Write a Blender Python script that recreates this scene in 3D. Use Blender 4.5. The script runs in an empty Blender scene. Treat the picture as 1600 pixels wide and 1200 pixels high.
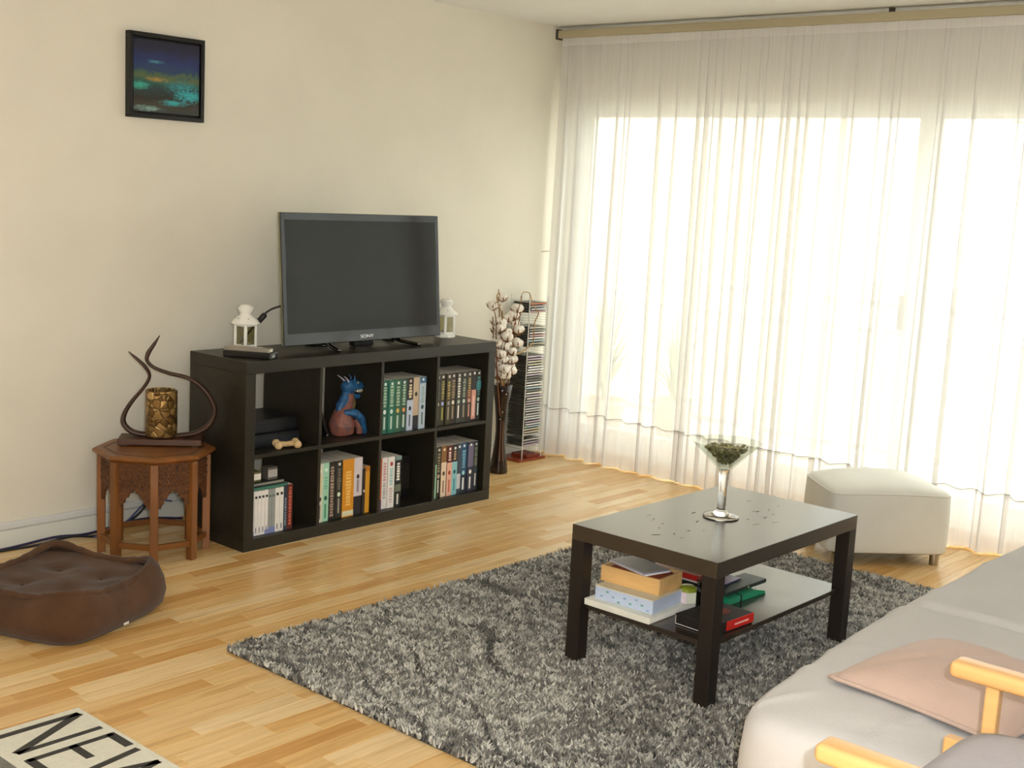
import bpy, bmesh, math, random
import numpy as np
from mathutils import Vector, Matrix, noise as mnoise
R = math.radians
scene = bpy.context.scene
COL = scene.collection

# ------------------------------------------------------------------ camera, world, light, exposure
CAM = Vector((-3.046, -4.0838, 1.5296))
PITCH, YAW, ROLL = R(-8.803), R(48.8084), R(2.9389)
_f = Vector((math.sin(YAW) * math.cos(PITCH), math.cos(YAW) * math.cos(PITCH), math.sin(PITCH)))
_rt = Vector((math.cos(YAW), -math.sin(YAW), 0)); _up = _rt.cross(_f)
_r = math.cos(ROLL) * _rt + math.sin(ROLL) * _up
_u = -math.sin(ROLL) * _rt + math.cos(ROLL) * _up
cd = bpy.data.cameras.new('camera'); cam = bpy.data.objects.new('camera', cd); COL.objects.link(cam)
mw = Matrix((_r, _u, -_f)).transposed().to_4x4(); mw.translation = CAM
cam.matrix_world = mw
cd.sensor_width = 36; cd.lens = 1963.36 / 1600 * 36; cd.clip_start = 0.05; cd.clip_end = 300
scene.camera = cam

world = bpy.data.worlds.new('overcast_sky'); scene.world = world; world.use_nodes = True
bg = world.node_tree.nodes['Background']
bg.inputs[0].default_value = (1.0, 0.985, 0.965, 1); bg.inputs[1].default_value = 5.5

pl = bpy.data.lights.new('window_portal', 'AREA'); pl.shape = 'RECTANGLE'; pl.size = 4.2; pl.size_y = 1.95
pl.cycles.is_portal = True
po = bpy.data.objects.new('window_portal', pl); COL.objects.link(po)
po.location = (2.86, -1.5, 1.04); po.rotation_euler = (0, R(90), 0); po.rotation_euler = (R(90), 0, R(90))

fl = bpy.data.lights.new('camera_flash', 'POINT'); fl.energy = 138; fl.shadow_soft_size = 0.012; fl.color = (0.93, 0.98, 1.04)
fo = bpy.data.objects.new('camera_flash', fl); COL.objects.link(fo)
fo.location = CAM + _r * 0.075 + _u * 0.045 + _f * 0.02

scene.view_settings.view_transform = 'Standard'; scene.view_settings.look = 'None'
scene.view_settings.exposure = 0.38; scene.view_settings.gamma = 1.0
scene.view_settings.use_curve_mapping = False
scene.cycles.use_denoising = True
scene.cycles.max_bounces = 10; scene.cycles.diffuse_bounces = 4; scene.cycles.glossy_bounces = 3; scene.cycles.transparent_max_bounces = 16
scene.cycles.use_adaptive_sampling = True; scene.cycles.adaptive_threshold = 0.03
scene.cycles.sample_clamp_indirect = 6.0

# ------------------------------------------------------------------ helpers
def lin(h):
    h = h.lstrip('#'); out = []
    for i in (0, 2, 4):
        c = int(h[i:i + 2], 16) / 255
        out.append(c / 12.92 if c <= 0.04045 else ((c + 0.055) / 1.055) ** 2.4)
    return (*out, 1)

MATS = {}
def newmat(name):
    m = bpy.data.materials.new(name); m.use_nodes = True
    nt = m.node_tree; b = nt.nodes['Principled BSDF']
    return m, nt, b
def N(nt, t, **kw):
    n = nt.nodes.new(t)
    for k, v in kw.items(): setattr(n, k, v)
    return n

def M(name, hexc, rough=0.5, metal=0.0, var=0.0, scale=8.0, bump=0.0, bscale=200.0, spec=0.5, trans=0.0, ior=1.45,
      coat=0.0, stretch=None, hex2=None, alpha=1.0, sheen=0.0):
    if name in MATS: return MATS[name]
    m, nt, b = newmat(name)
    b.inputs['Base Color'].default_value = lin(hexc); b.inputs['Roughness'].default_value = rough
    b.inputs['Metallic'].default_value = metal; b.inputs['Specular IOR Level'].default_value = spec
    b.inputs['Transmission Weight'].default_value = trans; b.inputs['IOR'].default_value = ior
    b.inputs['Coat Weight'].default_value = coat; b.inputs['Alpha'].default_value = alpha
    b.inputs['Sheen Weight'].default_value = sheen
    if var or hex2 or bump:
        tc = N(nt, 'ShaderNodeTexCoord'); mp = N(nt, 'ShaderNodeMapping')
        nt.links.new(tc.outputs['Object'], mp.inputs[0])
        if stretch: mp.inputs['Scale'].default_value = stretch
    if var or hex2:
        nz = N(nt, 'ShaderNodeTexNoise'); nz.inputs['Scale'].default_value = scale; nz.inputs['Detail'].default_value = 5
        nt.links.new(mp.outputs[0], nz.inputs['Vector'])
        mx = N(nt, 'ShaderNodeMix', data_type='RGBA')
        c = lin(hexc)
        if hex2: A, B = c, lin(hex2)
        else: A, B = tuple(x * (1 - var) for x in c[:3]) + (1,), tuple(min(1, x * (1 + var)) for x in c[:3]) + (1,)
        mx.inputs['A'].default_value = A; mx.inputs['B'].default_value = B
        rm = N(nt, 'ShaderNodeMapRange'); rm.inputs[1].default_value = 0.3; rm.inputs[2].default_value = 0.7
        nt.links.new(nz.outputs['Fac'], rm.inputs[0]); nt.links.new(rm.outputs[0], mx.inputs['Factor'])
        nt.links.new(mx.outputs['Result'], b.inputs['Base Color'])
    if bump:
        n2 = N(nt, 'ShaderNodeTexNoise'); n2.inputs['Scale'].default_value = bscale; n2.inputs['Detail'].default_value = 3
        nt.links.new(mp.outputs[0], n2.inputs['Vector'])
        bp = N(nt, 'ShaderNodeBump'); bp.inputs['Strength'].default_value = bump; bp.inputs['Distance'].default_value = 0.004
        nt.links.new(n2.outputs['Fac'], bp.inputs['Height']); nt.links.new(bp.outputs[0], b.inputs['Normal'])
    MATS[name] = m
    return m

def tag(o, label=None, cat=None, group=None, kind=None):
    if label: o['label'] = label
    if cat: o['category'] = cat
    if group: o['group'] = group
    if kind: o['kind'] = kind
    return o

def thing(name, label, cat, loc=(0, 0, 0), rz=0.0, group=None):
    o = bpy.data.objects.new(name, None); COL.objects.link(o)
    o.empty_display_size = 0.05
    o.location = loc; o.rotation_euler = (0, 0, rz)
    return tag(o, label, cat, group)

def attach(o, parent, world=False):
    o.parent = parent
    if world:
        M_ = parent.matrix_basis.copy(); p = parent.parent
        while p is not None: M_ = p.matrix_basis @ parent.matrix_parent_inverse @ M_ if False else p.matrix_basis @ M_; p = p.parent
        o.matrix_parent_inverse = M_.inverted()

class B:
    """collects shapes; build() links ONE mesh object"""
    def __init__(s): s.bm = bmesh.new()
    def box(s, x0, x1, y0, y1, z0, z1, bev=0.0, rot=None, seg=2):
        r = bmesh.ops.create_cube(s.bm, size=1)
        vs = r['verts']
        for v in vs:
            v.co = Vector(((x0 + x1) / 2 + v.co.x * (x1 - x0), (y0 + y1) / 2 + v.co.y * (y1 - y0), (z0 + z1) / 2 + v.co.z * (z1 - z0)))
        if bev:
            es = list({e for v in vs for e in v.link_edges})
            r2 = bmesh.ops.bevel(s.bm, geom=es, offset=bev, segments=seg, affect='EDGES', profile=0.5)
            vs = list({v for v in r2['verts']} | {v for v in vs if v.is_valid})
        if rot is not None:
            for v in vs: v.co = rot @ v.co
        return s
    def lathe(s, prof, n=24, c=(0, 0, 0), axis='Z', a0=0.0, close=False):
        rings = []
        for (r, z) in prof:
            ring = []
            if r < 1e-6: ring = [s.bm.verts.new((c[0], c[1], c[2] + z))]
            else:
                for i in range(n):
                    a = a0 + 2 * math.pi * i / n
                    ring.append(s.bm.verts.new((c[0] + r * math.cos(a), c[1] + r * math.sin(a), c[2] + z)))
            rings.append(ring)
        seq = list(zip(rings, rings[1:]))
        if close: seq.append((rings[-1], rings[0]))
        for a, b in seq:
            for i in range(n):
                j = (i + 1) % n
                f = [a[i], a[j], b[j], b[i]] if len(a) > 1 and len(b) > 1 else ([a[0], b[j], b[i]] if len(a) == 1 else [a[i], a[j], b[0]])
                if len(set(f)) > 2: s.bm.faces.new(f)
        return s
    def cyl(s, p0, p1, r, n=12, r1=None):
        return s.tube([p0, p1], [r, r if r1 is None else r1], n)
    def tube(s, pts, rad, n=8, closed=False, flat=None):
        pts = [Vector(p) for p in pts]; m = len(pts)
        rad = [rad] * m if not hasattr(rad, '__len__') else list(rad)
        rings = []; up = None
        for i, p in enumerate(pts):
            if closed: t = pts[(i + 1) % m] - pts[i - 1]
            else: t = pts[min(i + 1, m - 1)] - pts[max(i - 1, 0)]
            t.normalize()
            if flat is not None:
                sv = Vector(flat).normalized(); w = t.cross(sv)
                w.normalize(); u = sv
            else:
                if up is None: up = Vector((0, 0, 1)) if abs(t.z) < 0.9 else Vector((1, 0, 0))
                w = t.cross(up); w.normalize(); u = w.cross(t); u.normalize(); up = u
            ring = []
            for k in range(n):
                a = 2 * math.pi * (k + .5) / n
                if flat is not None: off = u * (rad[i][0] * math.cos(a)) + w * (rad[i][1] * math.sin(a))
                else: off = (u * math.cos(a) + w * math.sin(a)) * rad[i]
                ring.append(s.bm.verts.new(p + off))
            rings.append(ring)
        seq = list(zip(rings, rings[1:]))
        if closed: seq.append((rings[-1], rings[0]))
        for a, b in seq:
            for k in range(n):
                s.bm.faces.new([a[k], a[(k + 1) % n], b[(k + 1) % n], b[k]])
        if not closed:
            s.bm.faces.new(rings[0][::-1]); s.bm.faces.new(rings[-1])
        return s
    def prism(s, poly, z0, z1, tf=None):
        """poly in 2D, extruded z0..z1; tf maps (x,y,z)->Vector"""
        tf = tf or (lambda x, y, z: Vector((x, y, z)))
        a = [s.bm.verts.new(tf(x, y, z0)) for x, y in poly]; b = [s.bm.verts.new(tf(x, y, z1)) for x, y in poly]
        n = len(poly)
        s.bm.faces.new(a[::-1]); s.bm.faces.new(b)
        for i in range(n): s.bm.faces.new([a[i], a[(i + 1) % n], b[(i + 1) % n], b[i]])
        return s
    def ball(s, c, r, sub=2, sc=(1, 1, 1), jit=0.0, rnd=None):
        q = bmesh.ops.create_icosphere(s.bm, subdivisions=sub, radius=1)
        for v in q['verts']:
            k = 1 + (rnd.uniform(-jit, jit) if rnd else 0)
            v.co = Vector((c[0] + v.co.x * r * sc[0] * k, c[1] + v.co.y * r * sc[1] * k, c[2] + v.co.z * r * sc[2] * k))
        return s
    def quad(s, *pts):
        s.bm.faces.new([s.bm.verts.new(p) for p in pts]); return s
    def build(s, name, mat, parent=None, smooth=False, loc=None, world=False, ang=None, recalc=True):
        if recalc: bmesh.ops.recalc_face_normals(s.bm, faces=s.bm.faces)
        me = bpy.data.meshes.new(name); s.bm.to_mesh(me); s.bm.free()
        if smooth: me.polygons.foreach_set('use_smooth', [True] * len(me.polygons))
        if smooth and ang is not None:
            me.set_sharp_from_angle(angle=R(ang))
        me.materials.append(mat)
        o = bpy.data.objects.new(name, me); COL.objects.link(o)
        if loc is not None: o.location = loc
        if parent is not None: attach(o, parent, world)
        return o

def npmesh(name, V, F, mat, parent=None, smooth=True, world=False):
    me = bpy.data.meshes.new(name)
    V = np.asarray(V, np.float32); F = np.asarray(F, np.int32)
    k = F.shape[1]
    me.vertices.add(len(V)); me.vertices.foreach_set('co', V.ravel())
    me.loops.add(F.size); me.loops.foreach_set('vertex_index', F.ravel())
    me.polygons.add(len(F)); me.polygons.foreach_set('loop_start', np.arange(0, F.size, k, dtype=np.int32))
    me.update(calc_edges=True)
    me.polygons.foreach_set('use_smooth', np.full(len(F), bool(smooth)))
    me.materials.append(mat)
    o = bpy.data.objects.new(name, me); COL.objects.link(o)
    if parent is not None: attach(o, parent, world)
    return o

def gridfaces(nu, nv, closed_u=False):
    i = np.arange(nu if closed_u else nu - 1); j = np.arange(nv - 1)
    I, J = np.meshgrid(i, j, indexing='ij'); I2 = (I + 1) % nu
    return np.stack([I * nv + J, I2 * nv + J, I2 * nv + J + 1, I * nv + J + 1], -1).reshape(-1, 4)

def text_mesh(name, body, size, depth, mat, parent, matrix):
    cu = bpy.data.curves.new(name, 'FONT'); cu.body = body; cu.size = size; cu.extrude = depth
    cu.align_x = 'CENTER'; cu.align_y = 'CENTER'
    t = bpy.data.objects.new(name + '_tmp', cu); COL.objects.link(t)
    bpy.context.view_layer.update()
    me = bpy.data.meshes.new_from_object(t.evaluated_get(bpy.context.evaluated_depsgraph_get()))
    bpy.data.objects.remove(t); bpy.data.curves.remove(cu)
    me.transform(matrix); me.materials.clear(); me.materials.append(mat); me.name = name
    o = bpy.data.objects.new(name, me); COL.objects.link(o); attach(o, parent)
    return o

def catmull(pts, n=8, closed=False):
    pts = [Vector(p) for p in pts]; out = []; m = len(pts)
    for i in range(m if closed else m - 1):
        if closed: a, b, c, d = pts[i - 1], pts[i], pts[(i + 1) % m], pts[(i + 2) % m]
        else: a, b, c, d = pts[max(i - 1, 0)], pts[i], pts[i + 1], pts[min(i + 2, m - 1)]
        for k in range(n):
            t = k / n
            out.append(0.5 * ((2 * b) + (c - a) * t + (2 * a - 5 * b + 4 * c - d) * t * t + (3 * b - a - 3 * c + d) * t ** 3))
    if not closed: out.append(pts[-1])
    return out

ORD = ['first', 'second', 'third', 'fourth', 'fifth', 'sixth', 'seventh', 'eighth', 'ninth', 'tenth', 'eleventh', 'twelfth']
def ordn(i):
    return ORD[i] if i < 12 else f'{i + 1}th' if (i + 1) % 10 not in (1, 2, 3) or (i + 1) in (11, 12, 13) else f'{i + 1}' + {1: 'st', 2: 'nd', 3: 'rd'}[(i + 1) % 10]

# ------------------------------------------------------------------ room dimensions
YW, XW, CZ = 0.645, 2.70, 2.452           # TV wall plane, window wall plane, ceiling height
YB, XB = -5.0, -3.9                        # walls behind the camera
RUG = (-0.70, 1.80, -2.55, -0.85)

# ------------------------------------------------------------------ setting: walls, ceiling
m_wall = M('wall_paint', 'E3DDCE', rough=0.85, var=0.03, scale=3, bump=0.25, bscale=260, spec=0.2)
m_ceil = M('ceiling_paint', 'ECEBE7', rough=0.9, bump=0.1, bscale=150, spec=0.1)
m_white = M('white_paint', 'E4E4DA', rough=0.5)
m_pvc = M('white_pvc', 'F0EFE8', rough=0.35)

o = B().box(XB - .2, XW + .3, YW, YW + .2, -.05, CZ + .05).build('wall_left', m_wall)
tag(o, 'cream painted wall behind the television with one small painting', 'wall', kind='structure')
b = B()
WY0, WY1, WZ0, WZ1 = -3.6, 0.585, 0.06, 2.03
b.box(XW, XW + .22, YB, YW, WZ1, CZ + .05); b.box(XW, XW + .22, WY1, YW, 0, WZ1)
b.box(XW, XW + .22, YB, WY0, 0, WZ1); b.box(XW, XW + .22, WY0, WY1, -.05, WZ0)
o = b.build('wall_right', m_wall); tag(o, 'cream window wall behind the sheer curtains', 'wall', kind='structure')
o = B().box(XB - .2, XW + .3, YB - .2, YB, -.05, CZ + .05).build('wall_back', m_wall)
tag(o, 'cream wall behind the camera', 'wall', kind='structure')
o = B().box(XB - .2, XB, YB - .2, YW + .2, -.05, CZ + .05).build('wall_rear', m_wall)
tag(o, 'cream side wall behind the camera', 'wall', kind='structure')
o = B().box(XB - .2, XW + .3, YB - .2, YW + .2, CZ, CZ + .12).build('ceiling', m_ceil)
tag(o, 'plain white painted ceiling', 'ceiling', kind='structure')

# baseboard with a cable duct on top (profile in y,z)
def tfx(x0, x1): return lambda a, c, z: Vector((x0 if z == 0 else x1, a, c))
b = B().prism([(YW, 0), (YW - .014, 0), (YW - .014, .072), (YW - .008, .076), (YW, .076)], 0, 1, tfx(XB, XW))
o = b.build('baseboard_left', m_white); tag(o, 'white baseboard with cable duct along the television wall', 'baseboard', kind='structure')
B().box(XB, XW, YW - .018, YW - .001, .079, .106, .003).build('cable_duct', M('duct_pvc', 'DDDEDC', rough=.4), o)
o = B().box(XW - .012, XW, YB, YW - .02, 0, .055, .002).build('baseboard_right', M('oak_strip', 'C99A5B', rough=.45, var=.12, scale=6, stretch=(1, .1, 1)))
tag(o, 'light wooden skirting strip under the curtains', 'baseboard', kind='structure')

# ------------------------------------------------------------------ floor of staves
def wood_mat(name, island=False):
    m, nt, b = newmat(name)
    tc = N(nt, 'ShaderNodeTexCoord'); oi = N(nt, 'ShaderNodeObjectInfo')
    if island:
        g = N(nt, 'ShaderNodeNewGeometry'); rnd = g.outputs['Random Per Island']
    else: rnd = oi.outputs['Random']
    cx = N(nt, 'ShaderNodeCombineXYZ')
    for k, s in enumerate((37.0, 11.0, 5.0)):
        mm = N(nt, 'ShaderNodeMath', operation='MULTIPLY'); mm.inputs[1].default_value = s
        nt.links.new(rnd, mm.inputs[0]); nt.links.new(mm.outputs[0], cx.inputs[k])
    ad = N(nt, 'ShaderNodeVectorMath', operation='ADD')
    nt.links.new(tc.outputs['Object'], ad.inputs[0]); nt.links.new(cx.outputs[0], ad.inputs[1])
    mp = N(nt, 'ShaderNodeMapping'); mp.inputs['Scale'].default_value = (1.6, 22, 1)
    nt.links.new(ad.outputs[0], mp.inputs[0])
    nz = N(nt, 'ShaderNodeTexNoise'); nz.inputs['Scale'].default_value = 2.2; nz.inputs['Detail'].default_value = 6; nz.inputs['Distortion'].default_value = .6
    nt.links.new(mp.outputs[0], nz.inputs['Vector'])
    rp = N(nt, 'ShaderNodeValToRGB'); e = rp.color_ramp.elements
    e[0].position = 0; e[0].color = lin('CC9C5C'); e[1].position = 1; e[1].color = lin('EACFA2')
    for p, c in ((.22, 'DAAF70'), (.5, 'DFB97F'), (.78, 'E4C38E')):
        q = e.new(p); q.color = lin(c)
    nt.links.new(rnd, rp.inputs[0])
    dk = N(nt, 'ShaderNodeMix', data_type='RGBA', blend_type='MULTIPLY'); dk.inputs['B'].default_value = (.66, .56, .42, 1)
    mr = N(nt, 'ShaderNodeMapRange'); mr.inputs[1].default_value = .42; mr.inputs[2].default_value = .8; mr.inputs[4].default_value = .75
    nt.links.new(nz.outputs['Fac'], mr.inputs[0]); nt.links.new(mr.outputs[0], dk.inputs['Factor'])
    nt.links.new(rp.outputs[0], dk.inputs['A']); nt.links.new(dk.outputs['Result'], b.inputs['Base Color'])
    b.inputs['Roughness'].default_value = .27; b.inputs['Specular IOR Level'].default_value = .45
    return m
m_plank, m_plank_i = wood_mat('laminate_stave'), wood_mat('laminate_stave_far', True)
floor = B().box(XB - .2, XW + .3, YB - .2, YW + .2, -.08, -.006).build('floor', M('floor_joint', '8A6233', rough=.7))
tag(floor, 'light beech strip laminate floor', 'floor', kind='structure')

def cam_px(p):
    d = Vector(p) - CAM; z = d.dot(_f)
    if z < .1: return None
    return 800 + 1963.36 * d.dot(_r) / z, 600 - 1963.36 * d.dot(_u) / z, z
rnd = random.Random(5)
LENS = [.28, .36, .44, .52]; SW = .0655; meshes = {}
for L in LENS:
    b = B().box(0.0004, L - .0004, .0003, SW - .0003, -.006, 0, .0007, seg=1); me = b.build('plank', m_plank).data
    meshes[L] = me
for ob in [x for x in COL.objects if x.name.startswith('plank')]: bpy.data.objects.remove(ob)
cand = []
y = YW - SW
while y > YB:
    x = XB - rnd.uniform(0, .4)
    while x < XW:
        L = rnd.choice(LENS); cand.append((x, y, L)); x += L
    y -= SW
def score(c):
    x, y, L = c
    q = cam_px((x + L / 2, y + SW / 2, 0))
    if q is None or not (-150 < q[0] < 1750 and 640 < q[1] < 1290): return 1e9
    if RUG[0] + .02 < x and x + L < RUG[1] - .02 and RUG[2] < y and y + SW < RUG[3] - .01: return 1e9
    if 0.05 < x and x + L < 1.45 and .05 < y < .3: return 1e9
    if x > -.75 and y < -2.55: return 1e9
    return q[2]
cand.sort(key=score)
fv, ff = [], []
for i, (x, y, L) in enumerate(cand):
    if i < 300:
        o = bpy.data.objects.new('plank', meshes[L]); COL.objects.link(o); o.location = (x, y, 0); o.parent = floor
    else:
        k = len(fv); x0, x1, y0, y1 = x + .0004, x + L - .0004, y + .0003, y + SW - .0003
        fv += [(x0, y0, 0), (x1, y0, 0), (x1, y1, 0), (x0, y1, 0), (x0, y0, -.006), (x1, y0, -.006), (x1, y1, -.006), (x0, y1, -.006)]
        ff += [(k, k + 1, k + 2, k + 3), (k, k + 4, k + 5, k + 1), (k + 1, k + 5, k + 6, k + 2), (k + 2, k + 6, k + 7, k + 3), (k + 3, k + 7, k + 4, k)]
o = npmesh('plank_field', fv, ff, m_plank_i, floor, smooth=False); o['kind'] = 'stuff'

# ------------------------------------------------------------------ window, balcony and the view outside
def glass_sheet(name, tint='F4F8F6', gl=.05):
    m = bpy.data.materials.new(name); m.use_nodes = True; nt = m.node_tree; nt.nodes.clear()
    out = N(nt, 'ShaderNodeOutputMaterial'); tr = N(nt, 'ShaderNodeBsdfTransparent'); g = N(nt, 'ShaderNodeBsdfGlossy'); mx = N(nt, 'ShaderNodeMixShader')
    tr.inputs[0].default_value = lin(tint); g.inputs['Roughness'].default_value = .02; mx.inputs[0].default_value = gl
    nt.links.new(tr.outputs[0], mx.inputs[1]); nt.links.new(g.outputs[0], mx.inputs[2]); nt.links.new(mx.outputs[0], out.inputs[0])
    return m
m_pane = glass_sheet('window_glass')
win = thing('window_1', 'white framed sliding balcony window behind the curtains', 'window', (XW + .1, -1.5, WZ0)); win['kind'] = 'structure'
fx0, fx1 = XW + .04, XW + .16
b = B(); b.box(fx0, fx1, WY0, WY1, WZ1 - .05, WZ1); b.box(fx0, fx1, WY0, WY1, WZ0, WZ0 + .05)
b.build('window_frame', m_pvc, win, world=True)
for y0 in (WY0, WY1 - .05): B().box(fx0, fx1, y0, y0 + .05, WZ0 + .05, WZ1 - .05).build('window_jamb', m_pvc, win, world=True)
for k, (ya, yb, xo) in enumerate(((-1.56, WY1 - .05, .05), (WY0 + .05, -1.50, .10))):
    x0, x1 = XW + xo, XW + xo + .045; s = .075; za, zb = WZ0 + .05, WZ1 - .05
    sash = B(); sash.box(x0, x1, ya, ya + s, za, zb, .004); sash.box(x0, x1, yb - s, yb, za, zb, .004)
    sash.box(x0, x1, ya + s, yb - s, za, za + s, .004); sash.box(x0, x1, ya + s, yb - s, zb - .02, zb)
    so = sash.build('window_sash', m_pvc, win, world=True)
    B().box(x0 + .018, x0 + .024, ya + s, yb - s, za + s, zb - .02).build('window_pane', m_pane, win, world=True)
B().box(XW + .028, XW + .05, -1.50, -1.475, .95, 1.12, .006).build('window_handle', M('handle_grey', '9a9a98', rough=.3, metal=.8), win, world=True)

m_conc = M('balcony_concrete', 'D8D2C6', rough=.9, var=.06, scale=4)
o = B().box(XW + .22, 4.25, -4.2, 1.6, -.22, -.04).build('balcony_floor', m_conc); tag(o, 'pale concrete balcony slab outside the window', 'balcony', kind='structure')
o = B().box(XW + .22, 4.1, 1.15, 1.30, -.04, 2.7).build('balcony_wall', M('balcony_render', 'E9DDC4', rough=.9, var=.04)); tag(o, 'cream side wall closing the balcony', 'wall', kind='structure')
rail = thing('balcony_railing', 'pale painted balcony railing seen through the sheer curtain', 'railing', (4.05, -1.4, -.04))
m_rail = M('railing_paint', 'E6DFD2', rough=.5)
B().box(4.02, 4.09, -4.2, 1.14, .945, .985, .006).build('handrail', m_rail, rail, world=True)
B().box(4.035, 4.065, -4.2, 1.14, .785, .81, .003).build('middle_rail', m_rail, rail, world=True)
B().box(4.035, 4.065, -4.2, 1.14, .06, .10, .003).build('bottom_rail', m_rail, rail, world=True)
for i in range(4): B().box(4.03, 4.07, -3.9 + i * 1.55, -3.86 + i * 1.55, -.04, .95).build('railing_post', m_rail, rail, world=True)
me = None
for i in range(45):
    if me is None: me = B().box(-.007, .007, -.007, .007, .10, .785).build('baluster', m_rail, rail).data; bo = COL.objects[-1]
    else: bo = bpy.data.objects.new('baluster', me); COL.objects.link(bo); bo.parent = rail
    bo.location = (0, -2.7 + i * .117, .04); bo.location.z = .04
# potted plants on the balcony
def plant(loc, h, seed, label):
    t = thing('potted_plant', label, 'plant', loc, group='plants on the balcony')
    B().lathe([(0, 0), (.10, 0), (.14, .24), (.155, .24), (.155, .27), (.13, .27), (.12, .22), (0, .22)], 20).build('pot', M('terracotta', 'D2B8A4', rough=.8, var=.1), t, smooth=True, ang=40)
    rr = random.Random(seed); b = B()
    for k in range(46):
        a = rr.uniform(0, 6.283); L = rr.uniform(.35, 1) * h; d = rr.uniform(.05, .30)
        pts = []
        for q in range(5):
            s = q / 4; pts.append(Vector((math.cos(a) * d * s * s, math.sin(a) * d * s * s, .22 + L * s * (1 - .25 * s * d * 3))))
        side = Vector((-math.sin(a), math.cos(a), 0))
        for q in range(4):
            w0, w1 = .014 * math.sin(math.pi * (q / 4 * .9 + .1)), .014 * math.sin(math.pi * ((q + 1) / 4 * .9 + .1))
            b.quad(pts[q] - side * w0, pts[q] + side * w0, pts[q + 1] + side * w1, pts[q + 1] - side * w1)
    lo = b.build('foliage', M('leaf_green', 'A9B596', rough=.6), t); lo['kind'] = 'stuff'
plant((3.35, .72, -.04), .95, 3, 'tall potted plant at the left end of the balcony')
plant((3.75, .45, -.04), .75, 4, 'smaller potted plant beside the balcony railing')
# far buildings
m_fac, m_fac2 = M('facade_cream', 'E8D9B8', rough=.9, var=.03, scale=.5), M('facade_white', 'E6E4E0', rough=.9, var=.03, scale=.5)
m_dark = M('far_window_glass', '8d969c', rough=.15)
def building(loc, w, d, h, mat, label, rows, cols):
    t = thing('apartment_building', label, 'building', loc)
    B().box(-d / 2, d / 2, -w / 2, w / 2, 0, h).build('wall', mat, t)
    B().box(-d / 2 - .3, d / 2 + .3, -w / 2 - .3, w / 2 + .3, h, h + .4).build('roof', M('roof_slab', 'C9C2B5', rough=.9), t)
    for r in range(rows):
        for c in range(cols):
            y = -w / 2 + (c + .5) * w / cols; z = 1.2 + r * 3
            q = B().box(-d / 2 - .05, -d / 2 + .1, y - .6, y + .6, z, z + 1.5).build('window', m_pvc, t)
            B().box(-d / 2 - .06, -d / 2, y - .5, y + .5, z + .1, z + 1.4).build('pane', m_dark, q)
building((24, 17.5, -6), 12, 8, 16, m_fac, 'cream apartment block across the street, left of the window mullion', 4, 4)
building((30, 1.0, -6), 11, 8, 9.6, m_fac2, 'low white building across the street behind the railing', 2, 3)
o = B().box(4.3, 120, -80, 90, -6.3, -6).build('street_ground', M('street_grey', 'BDB9B0', rough=.95)); tag(o, 'pale grey street ground below the balcony', 'ground', kind='structure')

# ------------------------------------------------------------------ curtain rail and sheer curtains
rail = thing('curtain_rail', 'long beige wooden curtain rail under the ceiling', 'curtain rail', (2.61, -1.6, 2.39))
m_railw = M('rail_wood', 'B5A98A', rough=.55, var=.1, scale=10, stretch=(1, .1, 1))
B().box(2.585, 2.635, -3.9, .64, 2.388, 2.430, .004).build('rail_bar', m_railw, rail, world=True)
B().box(2.578, 2.642, .632, .644, 2.380, 2.437, .003).build('end_bracket', M('rail_dark', '3d3a2c', rough=.6), rail, world=True)
for yy in (-1.36, -2.9):
    B().box(2.60, 2.62, yy - .012, yy + .012, 2.430, CZ, .002).build('ceiling_bracket', M('rail_dark', '3d3a2c'), rail, world=True)

def sheer(name, tr, hexc):
    m = bpy.data.materials.new(name); m.use_nodes = True; nt = m.node_tree; nt.nodes.clear()
    out = N(nt, 'ShaderNodeOutputMaterial'); t = N(nt, 'ShaderNodeBsdfTransparent'); d = N(nt, 'ShaderNodeBsdfDiffuse'); l = N(nt, 'ShaderNodeBsdfTranslucent')
    m1, m2 = N(nt, 'ShaderNodeMixShader'), N(nt, 'ShaderNodeMixShader')
    d.inputs[0].default_value = lin(hexc); l.inputs[0].default_value = lin(hexc)
    tc = N(nt, 'ShaderNodeTexCoord'); mp = N(nt, 'ShaderNodeMapping'); mp.inputs['Scale'].default_value = (1, 1, .02)
    nz = N(nt, 'ShaderNodeTexNoise'); nz.inputs['Scale'].default_value = 130; nz.inputs['Detail'].default_value = 2
    nt.links.new(tc.outputs['Object'], mp.inputs[0]); nt.links.new(mp.outputs[0], nz.inputs['Vector'])
    mr = N(nt, 'ShaderNodeMapRange'); mr.inputs[1].default_value = .3; mr.inputs[2].default_value = .7; mr.inputs[3].default_value = 1 - tr - .03; mr.inputs[4].default_value = 1 - tr + .03
    nt.links.new(nz.outputs['Fac'], mr.inputs[0])
    m1.inputs[0].default_value = .30
    nt.links.new(d.outputs[0], m1.inputs[1]); nt.links.new(l.outputs[0], m1.inputs[2])
    nt.links.new(mr.outputs[0], m2.inputs[0]); nt.links.new(t.outputs[0], m2.inputs[1]); nt.links.new(m1.outputs[0], m2.inputs[2])
    nt.links.new(m2.outputs[0], out.inputs[0])
    return m
m_sheer, m_hem = sheer('sheer_voile', .33, 'EFEDEA'), sheer('sheer_hem', .16, 'F1EEEB')
m_trim = M('embroidery_thread', 'A29C94', rough=.8)

def smooth_noise(t, seed, freq):
    rs = np.random.RandomState(seed); g = rs.rand(400)
    u = t * freq + 50; i = np.floor(u).astype(int); f = u - i; f = f * f * (3 - 2 * f)
    return g[i % 400] * (1 - f) + g[(i + 1) % 400] * f

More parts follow.
